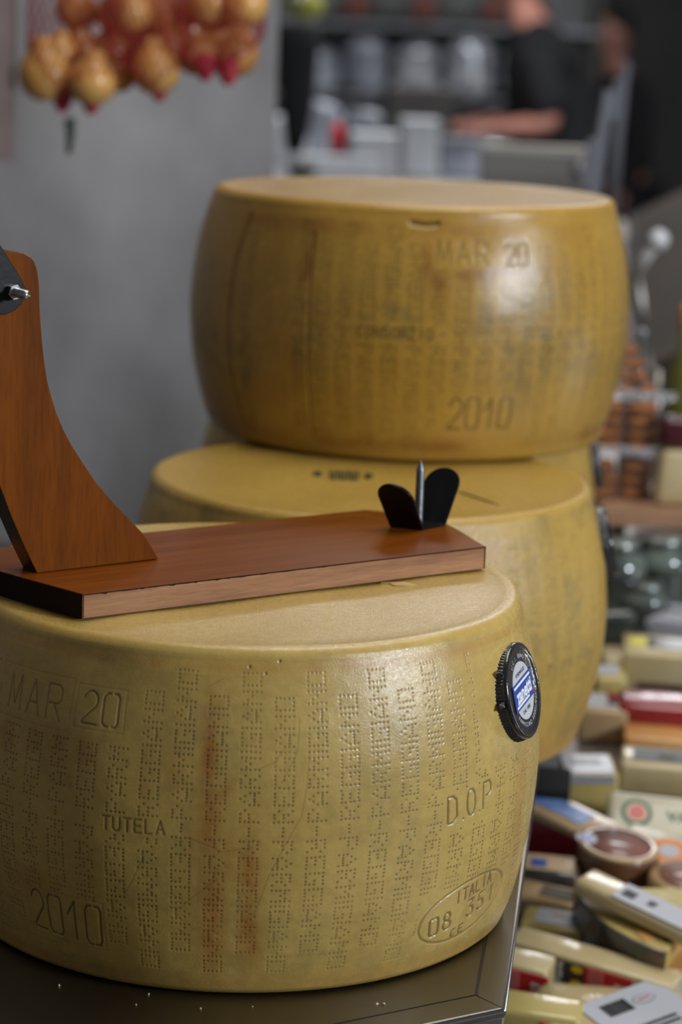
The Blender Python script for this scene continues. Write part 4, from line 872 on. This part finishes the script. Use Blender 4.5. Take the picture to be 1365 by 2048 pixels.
for i, (x, w_, h_, m_, lab) in enumerate([(-.17, .22, .17, bgs, 'blue-grey wrapped pack at the left end of the rack shelf'), (.035, .19, .22, bgs, 'tall blue-grey wrapped pack, second from the left on the rack shelf'),
     (.235, .20, .20, clearp, 'crumpled shiny pack with red print in the middle of the rack shelf'), (.44, .20, .23, clearp, 'crumpled shiny pack right of the middle on the rack shelf'), (.645, .19, .22, clearp, 'brightest crumpled shiny pack at the right end of the rack shelf')]):
    pack((x, 9.78, pz), (w_*.88, .2, h_), .04, m_, lab)
pack((-.10, 6.30, tz), (.12, .12, .15), .2, bgs, 'blue-grey wrapped pack on the table behind the red bottle')
pack((.025, 6.33, tz), (.10, .11, .13), .1, bgs, 'second blue-grey wrapped pack on the table, beside the brown box')
pack((.33, 6.22, tz), (.18, .14, .065), -.1, clearp, 'wide shiny wrapped pack on the table in front of the man')
box_ = flat
# things on the upper shelf
ham = mat('reddish_meat', (.22, .065, .045), .45, 0, (.10, .045, .035), 14); hgr = mat('grey_green_bag', (.15, .16, .145), .5, 0, (.05, .05, .05), 10)
def pear(name, p, r_, h_, m, label, cat, group=None, rot=(0, 0, 0)):
    c = empty(name, p, rot, label, cat, group)
    lathe('body', [(0, 0), (r_*.55, h_*.03), (r_*.9, h_*.16), (r_, h_*.32), (r_*.88, h_*.50), (r_*.55, h_*.68), (r_*.42, h_*.78), (r_*.46, h_*.88), (r_*.34, h_*.96), (0, h_)], m, c, 24); return c
for i, (x, m_, lab) in enumerate([(-.13, hgr, 'grey bundle at the left end of the top rack shelf'), (-.01, ham, 'reddish brown ham at the left of the top rack shelf'), (.12, hgr, 'dark grey-green bundle between the two left hams'), (.26, ham, 'second reddish ham on the top rack shelf'), (.40, hgr, 'grey bundle right of the second ham'), (.54, ham, 'rust-red bundle on the top rack shelf beside the man'), (.70, ham, 'dark reddish ham at the right end of the top rack shelf')]):
    pear('hanging_ham' if m_ is ham else 'shelf_bundle', (x, 9.85, .6256), .062, .16, m_, lab, 'ham' if m_ is ham else 'bundle')
# black cloth hanging at the panel's edge
bgbox('grey_crate', 'light grey crate at the left end of the work table behind the black cloth', 'crate', (-.215, 6.12, tz), (.20, .14, .115), grs, 0, None)
c = empty('pink_sheet', (-.475, 2.98, .44), (0, 0, R_(14)), 'dull pinkish paper sheet hanging at the far left behind the nets', 'paper')
box('sheet', (.12, .002, .34), mat('dull_pink_paper', (.21, .15, .155), .7, 0, (.16, .12, .10), 10), c, .0005, 1)
c = empty('black_cloth', (-.128, 5.2, .345), (0, 0, 0), 'long black cloth hanging beside the grey wall panel', 'cloth')
v = []; f = []; n = 16
for j, (t, wd_) in enumerate([(0, .016), (.04, .026), (.12, .036), (.22, .044), (.27, .047)]):
    for i in range(n):
        a = 2*PI*i/n; v.append((wd_*math.cos(a)*(1+.12*math.sin(3*a+j)), .016*math.sin(a), t))
for j in range(4):
    for i in range(n): f.append((j*n+i, j*n+(i+1) % n, (j+1)*n+(i+1) % n, (j+1)*n+i))
f += [tuple(range(n))[::-1], tuple(range(4*n, 5*n))]
pyd('cloth_folds', v, f, mat('black_fabric', (.006, .006, .007), .8), c, True)
tube('hook', [(0, 0, .27), (0, 0, .31), (.008, 0, .335), (0, 0, .35), (-.008, 0, .34)], .003, M['steel_bright'], c)
c2 = pear('yellow_bag', (-.118, 5.35, .622), .042, .09, mat('yellow_green_fabric', (.26, .26, .03), .6), 'yellow-green cloth bundle above the black hanging cloth', 'bag')
# hanging rail carrying the nets and cloth (out of the frame, above)
rl = empty('ceiling_rail', (-.30, 3.0, .93), (0, 0, 0), 'steel rail above the frame from which the red nets hang', 'rail')
tube('rail_bar', [(-.45, 0, 0), (.40, 0, 0)], .008, M['steel'], rl)
for x in (-.44, .39): tube('rail_rod', [(x, 0, 0), (x, 0, 1.6)], .005, M['steel'], rl)

# ------------------------------------------------------------ golden pear-shaped cheeses in red nets
gold = mat('golden_smoked_skin', (.58, .27, .065), .38, 0, (.66, .38, .12), 16, bump=.1, bscale=60, coat=.3)
gold2 = mat('amber_smoked_skin', (.44, .17, .045), .4, 0, (.56, .25, .07), 18, bump=.1, bscale=60, coat=.3)
netm = mat('red_net_cord', (.42, .030, .050), .6)
NETS = [('left', [(-0.3748, 3.0029, 0.5453, 0.035, 0, 'bottom left'), (-0.369, 3.0027, 0.5708, 0.022, 0, 'upper left'), (-0.3246, 2.9814, 0.538, 0.03, 0, 'bottom middle'), (-0.2918, 3.018, 0.548, 0.024, 1, 'bottom right'), (-0.3405, 3.0361, 0.5793, 0.026, 1, 'middle left'), (-0.3092, 3.0337, 0.5744, 0.028, 1, 'middle right'), (-0.3468, 3.0321, 0.6244, 0.027, 1, 'top left'), (-0.2998, 3.0234, 0.62, 0.026, 1, 'top right')], [(-0.3598, 3.0, 0.5024), (-0.3248, 3.0, 0.5013)]),
        ('middle', [(-0.2421, 2.9945, 0.5551, 0.031, 0, 'lowest'), (-0.274, 3.0306, 0.5836, 0.029, 1, 'middle left'), (-0.232, 3.0299, 0.5851, 0.027, 1, 'middle right'), (-0.2567, 3.0198, 0.6288, 0.03, 1, 'top right'), (-0.2772, 2.9903, 0.6237, 0.027, 0, 'top left')], [(-0.2418, 3.0, 0.5201)]),
        ('right', [(-0.1933, 3.0254, 0.5745, 0.027, 1, 'bottom left'), (-0.1594, 3.0334, 0.5799, 0.032, 1, 'bottom right'), (-0.1777, 3.0399, 0.6064, 0.028, 1, 'centre'), (-0.1838, 3.0028, 0.6409, 0.03, 0, 'top left'), (-0.1443, 2.9931, 0.6387, 0.03, 0, 'top right'), (-0.2089, 3.0267, 0.6041, 0.026, 1, 'middle left')], [(-0.1578, 3.0, 0.5424), (-0.1861, 3.0, 0.5462)])]

for side_, items, tails in NETS:
    for (x, y, z, r_, gi, wh) in items:
        c = empty('smoked_cheese', (x, y, z-r_*.9), (random.uniform(-.2, .2), random.uniform(-.2, .2), 0), '%s golden cheese in the %s red net' % (wh, side_), 'cheese', 'golden cheeses hanging in red nets')
        lathe('cheese_body', [(0, 0), (r_*.5, r_*.10), (r_*.86, r_*.42), (r_, r_*.9), (r_*.90, r_*1.35), (r_*.62, r_*1.75), (r_*.42, r_*1.95), (r_*.45, r_*2.12), (r_*.28, r_*2.25), (0, r_*2.28)], gold2 if gi else gold, c, 28)
    xs = [i[0] for i in items]; cxn = sum(xs)/len(xs); hw = (max(xs)-min(xs))/2+.031; yn = 3.006
    nb_ = empty('net_bag', (cxn, yn, .45), (0, 0, 0), '%s red net bag full of golden cheeses hanging from above' % side_, 'net bag', None)
    # diamond net: a sleeve with a jagged hem, as real cords
    zlow = min(i[2]-i[3]*.9 for i in items); nU, nV = 30, 26; v = []; e = []
    for j in range(nV+1):
        zt_ = j/nV
        for i in range(nU):
            a = 2*PI*(i+.5*(j % 2))/nU; X_ = cxn+hw*math.cos(a)
            low_ = min([it[2]-it[3]*1.0+abs(X_-it[0])*.55 for it in items]); z_ = low_+(.86-low_)*zt_
            k_ = min(1, .45+zt_*6) if zt_ < .1 else (1 if z_ < .70 else max(.25, 1-(z_-.70)*5))
            v.append((X_*k_+cxn*(1-k_)-cxn, (.058*math.sin(a))*k_, z_-.45))
    for j in range(nV):
        for i in range(nU):
            if j % 2 == 0: e += [(j*nU+i, (j+1)*nU+i), (j*nU+i, (j+1)*nU+(i-1) % nU)]
            else: e += [(j*nU+i, (j+1)*nU+i), (j*nU+i, (j+1)*nU+(i+1) % nU)]
    vv_ = []; ff_ = []
    for a_, b_ in e:
        A_, B_ = Vector(v[a_]), Vector(v[b_]); d_ = (B_-A_).normalized(); s1 = d_.orthogonal().normalized()*.00075; s2 = d_.cross(s1); o_ = len(vv_)
        for P_ in (A_, B_): vv_ += [P_+s1, P_-s1*.5+s2*.87, P_-s1*.5-s2*.87]
        ff_ += [(o_, o_+1, o_+4, o_+3), (o_+1, o_+2, o_+5, o_+4), (o_+2, o_, o_+3, o_+5)]
    tag(pyd('net', vv_, ff_, netm, nb_), kind='stuff')
    for tx, ty, tz_ in tails:
        lathe('net_tail', [(0, .0), (.006, .001), (.011, .012), (.014, .026), (.007, .034), (0, .036)], netm, nb_, 10, False, loc=(tx-cxn, ty-yn, tz_-.45-.002))
    tube('net_cord', [(0, 0, .86-.45), (0, 0, .93-.45)], .004, netm, nb_)
    if side_ == 'left':
        tube('stem', [(-.019, 0, .494-.45), (-.018, 0, .475-.45), (-.020, 0, .450-.45)], [.007, .006, .003], mat('grey_green_tie', (.06, .075, .055), .6), nb_)

# ------------------------------------------------------------ people
skin = mat('skin', (.46, .20, .145), .5, 0, (.52, .25, .19), 10); hairm = mat('dark_hair', (.012, .009, .008), .6); shirt = mat('black_cotton', (.008, .008, .010), .85); trou = mat('dark_trousers', (.012, .013, .018), .85)
shoe = mat('black_shoe', (.006, .006, .006), .4)
def skinned(name, J, E_, m, parent, root=0, sub=2):
    me = bpy.data.meshes.new(name); me.from_pydata([j[:3] for j in J], E_, []); me.update(); o = link(name, me, m, parent)
    md = o.modifiers.new('skin', 'SKIN'); md.use_smooth_shade = True
    for i, j in enumerate(J):
        s_ = o.data.skin_vertices[0].data[i]; r_ = j[3]; s_.radius = (r_, j[4] if len(j) > 4 else r_); s_.use_root = (i == root)
    sb = o.modifiers.new('sub', 'SUBSURF'); sb.levels = sub; sb.render_levels = sub
    return o
def hand(parent, w_, d_, upv, m, curl=.5):
    """palm and five separate fingers, rooted at the wrist w_, pointing along d_"""
    d_ = Vector(d_).normalized(); n_ = Vector(upv).normalized(); s_ = d_.cross(n_).normalized(); w_ = Vector(w_)
    for i, (off, ln) in enumerate([(-.030, .062), (-.010, .074), (.010, .070), (.029, .056)]):
        b_ = w_+d_*.085+s_*off; k = [tuple(w_+d_*.045+s_*off*.8)+(.011,), tuple(b_)+(.0095,)]; dd = d_
        for q_ in range(3): dd = (dd-n_*curl*.55).normalized(); b_ = b_+dd*ln/3; k.append(tuple(b_)+(.0090-.001*q_,))
        skinned('finger', k, [(i_, i_+1) for i_ in range(4)], m, parent, 0, 1)
    b_ = w_+d_*.03-s_*.03; k = [tuple(w_+d_*.022-s_*.018)+(.013,), tuple(b_+d_*.015-s_*.010)+(.0115,), tuple(b_+d_*.04-s_*.020-n_*.01)+(.0105,), tuple(b_+d_*.062-s_*.020-n_*.022)+(.0085,)]
    skinned('thumb', k, [(0, 1), (1, 2), (2, 3)], m, parent, 0, 1)
def person(loc, rz, label, lean, arm, cap=False, hs=1.0, longs=False):
    """local frame: facing +x; z up from the floor; arm = list of (shoulder, elbow, wrist) for left (+y) and right (-y)"""
    p = empty('person', loc, (0, 0, rz), label, 'person')
    p.scale = (hs,)*3
    hip = Vector((0, 0, .93)); ch = Vector((lean*.55, 0, 1.22)); sh = Vector((lean, 0, 1.42)); nk = Vector((lean*1.15, 0, 1.50)); hd_ = Vector((lean*1.3+.02, 0, 1.66))
    J = [(*hip, .125, .15), (lean*.25, 0, 1.07, .105, .14), (*ch, .12, .16), (*sh, .085, .15), (*nk, .052), (hd_.x-.01, 0, hd_.z-.09, .055)]
    E_ = [(0, 1), (1, 2), (2, 3), (3, 4), (4, 5)]
    Sh = []; 
    for sd, (el, wr) in zip((1, -1), arm):
        a0 = len(J); J += [(sh.x, sd*.17, 1.40, .058), (*el, .041), (*[(el[i]+wr[i])/2 for i in range(3)], .037), (*wr, .026, .03), (*(Vector(wr)+(Vector(wr)-Vector(el)).normalized()*.06), .020, .040)]
        E_ += [(3, a0), (a0, a0+1), (a0+1, a0+2), (a0+2, a0+3), (a0+3, a0+4)]
        Sh.append((sh.x, sd*.17, 1.40, el))
        hand(p, wr, Vector(wr)-Vector(el), (0, 0, 1), skin, .5)
    for sd in (1, -1):
        a0 = len(J); J += [(0, sd*.09, .88, .085), (.02, sd*.10, .50, .058), (0, sd*.10, .30, .054), (-.01, sd*.10, .09, .036), (.08, sd*.11, .035, .032)]
        E_ += [(0, a0), (a0, a0+1), (a0+1, a0+2), (a0+2, a0+3), (a0+3, a0+4)]
    skinned('body', J, E_, skin, p)
    # head with brow, nose, chin and ears in one surface
    bm = bmesh.new(); bmesh.ops.create_uvsphere(bm, u_segments=40, v_segments=28, radius=1)
    for v_ in bm.verts:
        x, y, z = v_.co; X_, Y_, Z_ = x*.095, y*.075, z*.118
        if z < 0: X_ *= 1-.16*(-z); Y_ *= 1-.30*(-z)
        if x > 0: X_ += .020*math.exp(-((y/.16)**2+((z+.12)/.16)**2))+.006*math.exp(-((y/.6)**2+((z-.18)/.10)**2))+.008*math.exp(-((y/.3)**2+((z+.80)/.2)**2))+.004*math.exp(-((y/.3)**2+((z+.46)/.09)**2)); X_ -= .008*math.exp(-(((abs(y)-.36)/.16)**2+((z-.03)/.10)**2))
        Y_ += (1 if y > 0 else -1)*.014*math.exp(-(((x+.05)/.13)**2+((z+.05)/.22)**2+((abs(y)-1)/.3)**2))
        v_.co = Vector((X_, Y_, Z_))
    h = frombm('head', bm, skin, p, True, loc=hd_, rot=(0, .25 if lean > .05 else .05, 0))
    for sd in (1, -1):
        bm = bmesh.new(); bmesh.ops.create_uvsphere(bm, u_segments=14, v_segments=10, radius=.0115); frombm('eye', bm, M['ink'], h, True, loc=(.080, sd*.029, .004))
    tube('mouth', [(.088, -.022, -.056), (.096, 0, -.054), (.088, .022, -.056)], .0035, mat('lips', (.35, .10, .09), .5), h, 8)
    bm = bmesh.new(); bmesh.ops.create_uvsphere(bm, u_segments=32, v_segments=20, radius=1)
    bmesh.ops.delete(bm, geom=[v_ for v_ in bm.verts if v_.co.z < -.25+.75*max(0, v_.co.x+.35)], context='VERTS')
    for v_ in bm.verts: v_.co = Vector((v_.co.x*.103-.004, v_.co.y*.083, v_.co.z*.124+.003))
    hr = frombm('cap' if cap else 'hair', bm, hairm, h, True); sm_ = hr.modifiers.new('t', 'SOLIDIFY'); sm_.thickness = .006; sm_.offset = 0
    if cap: slab('cap_peak', [(.085, -.055, .050), (.160, -.035, .040), (.160, .035, .040), (.085, .055, .050)], (0, 0, 1), .005, hairm, h)
    # clothes
    J2 = [(*hip, .150, .168), (lean*.25, 0, 1.07, .150, .165), (*ch, .160, .180), (*sh, .115, .165), (nk.x, 0, nk.z-.02, .062)]; E2 = [(0, 1), (1, 2), (2, 3), (3, 4)]
    for sx_, sy_, sz_, el in Sh:
        a0 = len(J2); el = Vector(el); s0 = Vector((sx_, sy_, sz_)); md_ = s0.lerp(el, .97); J2 += [(*s0, .085), (*md_, .072)]; E2 += [(3, a0), (a0, a0+1)]
        if longs:
            wr_ = Vector(arm[0 if sy_ > 0 else 1][1]); J2.append((*wr_, .045)); E2.append((a0+1, a0+2))
    skinned('shirt', J2, E2, shirt, p)
    J3 = [(0, 0, .93, .135, .160)]; E3 = []
    for sd in (1, -1):
        a0 = len(J3); J3 += [(0, sd*.09, .86, .098), (.02, sd*.10, .50, .078), (0, sd*.10, .10, .062)]; E3 += [(0, a0), (a0, a0+1), (a0+1, a0+2)]
    skinned('trousers', J3, E3, trou, p)
    for sd in (1, -1):
        o = box('shoe', (.27, .095, .085), shoe, p, .035, 4, loc=(.055, sd*.105, .0))
    return p
fl0 = -.925
person((.770, 8.5, fl0), R_(180), 'man in black T-shirt leaning over the table, bare forearm reaching left, behind the stacked wheel', .16,
       [((.10, .23, 1.16), (.24, .20, 1.15)), ((.10, -.22, 1.16), (.36, -.16, 1.13))], False, 1.06)
person((1.205, 11.0, fl0), R_(200), 'person in dark clothes and dark cap standing farthest back at top right', .05,
       [((.03, .24, 1.12), (.10, .22, .90)), ((.03, -.24, 1.12), (.12, -.20, .92))], True, .93, True)
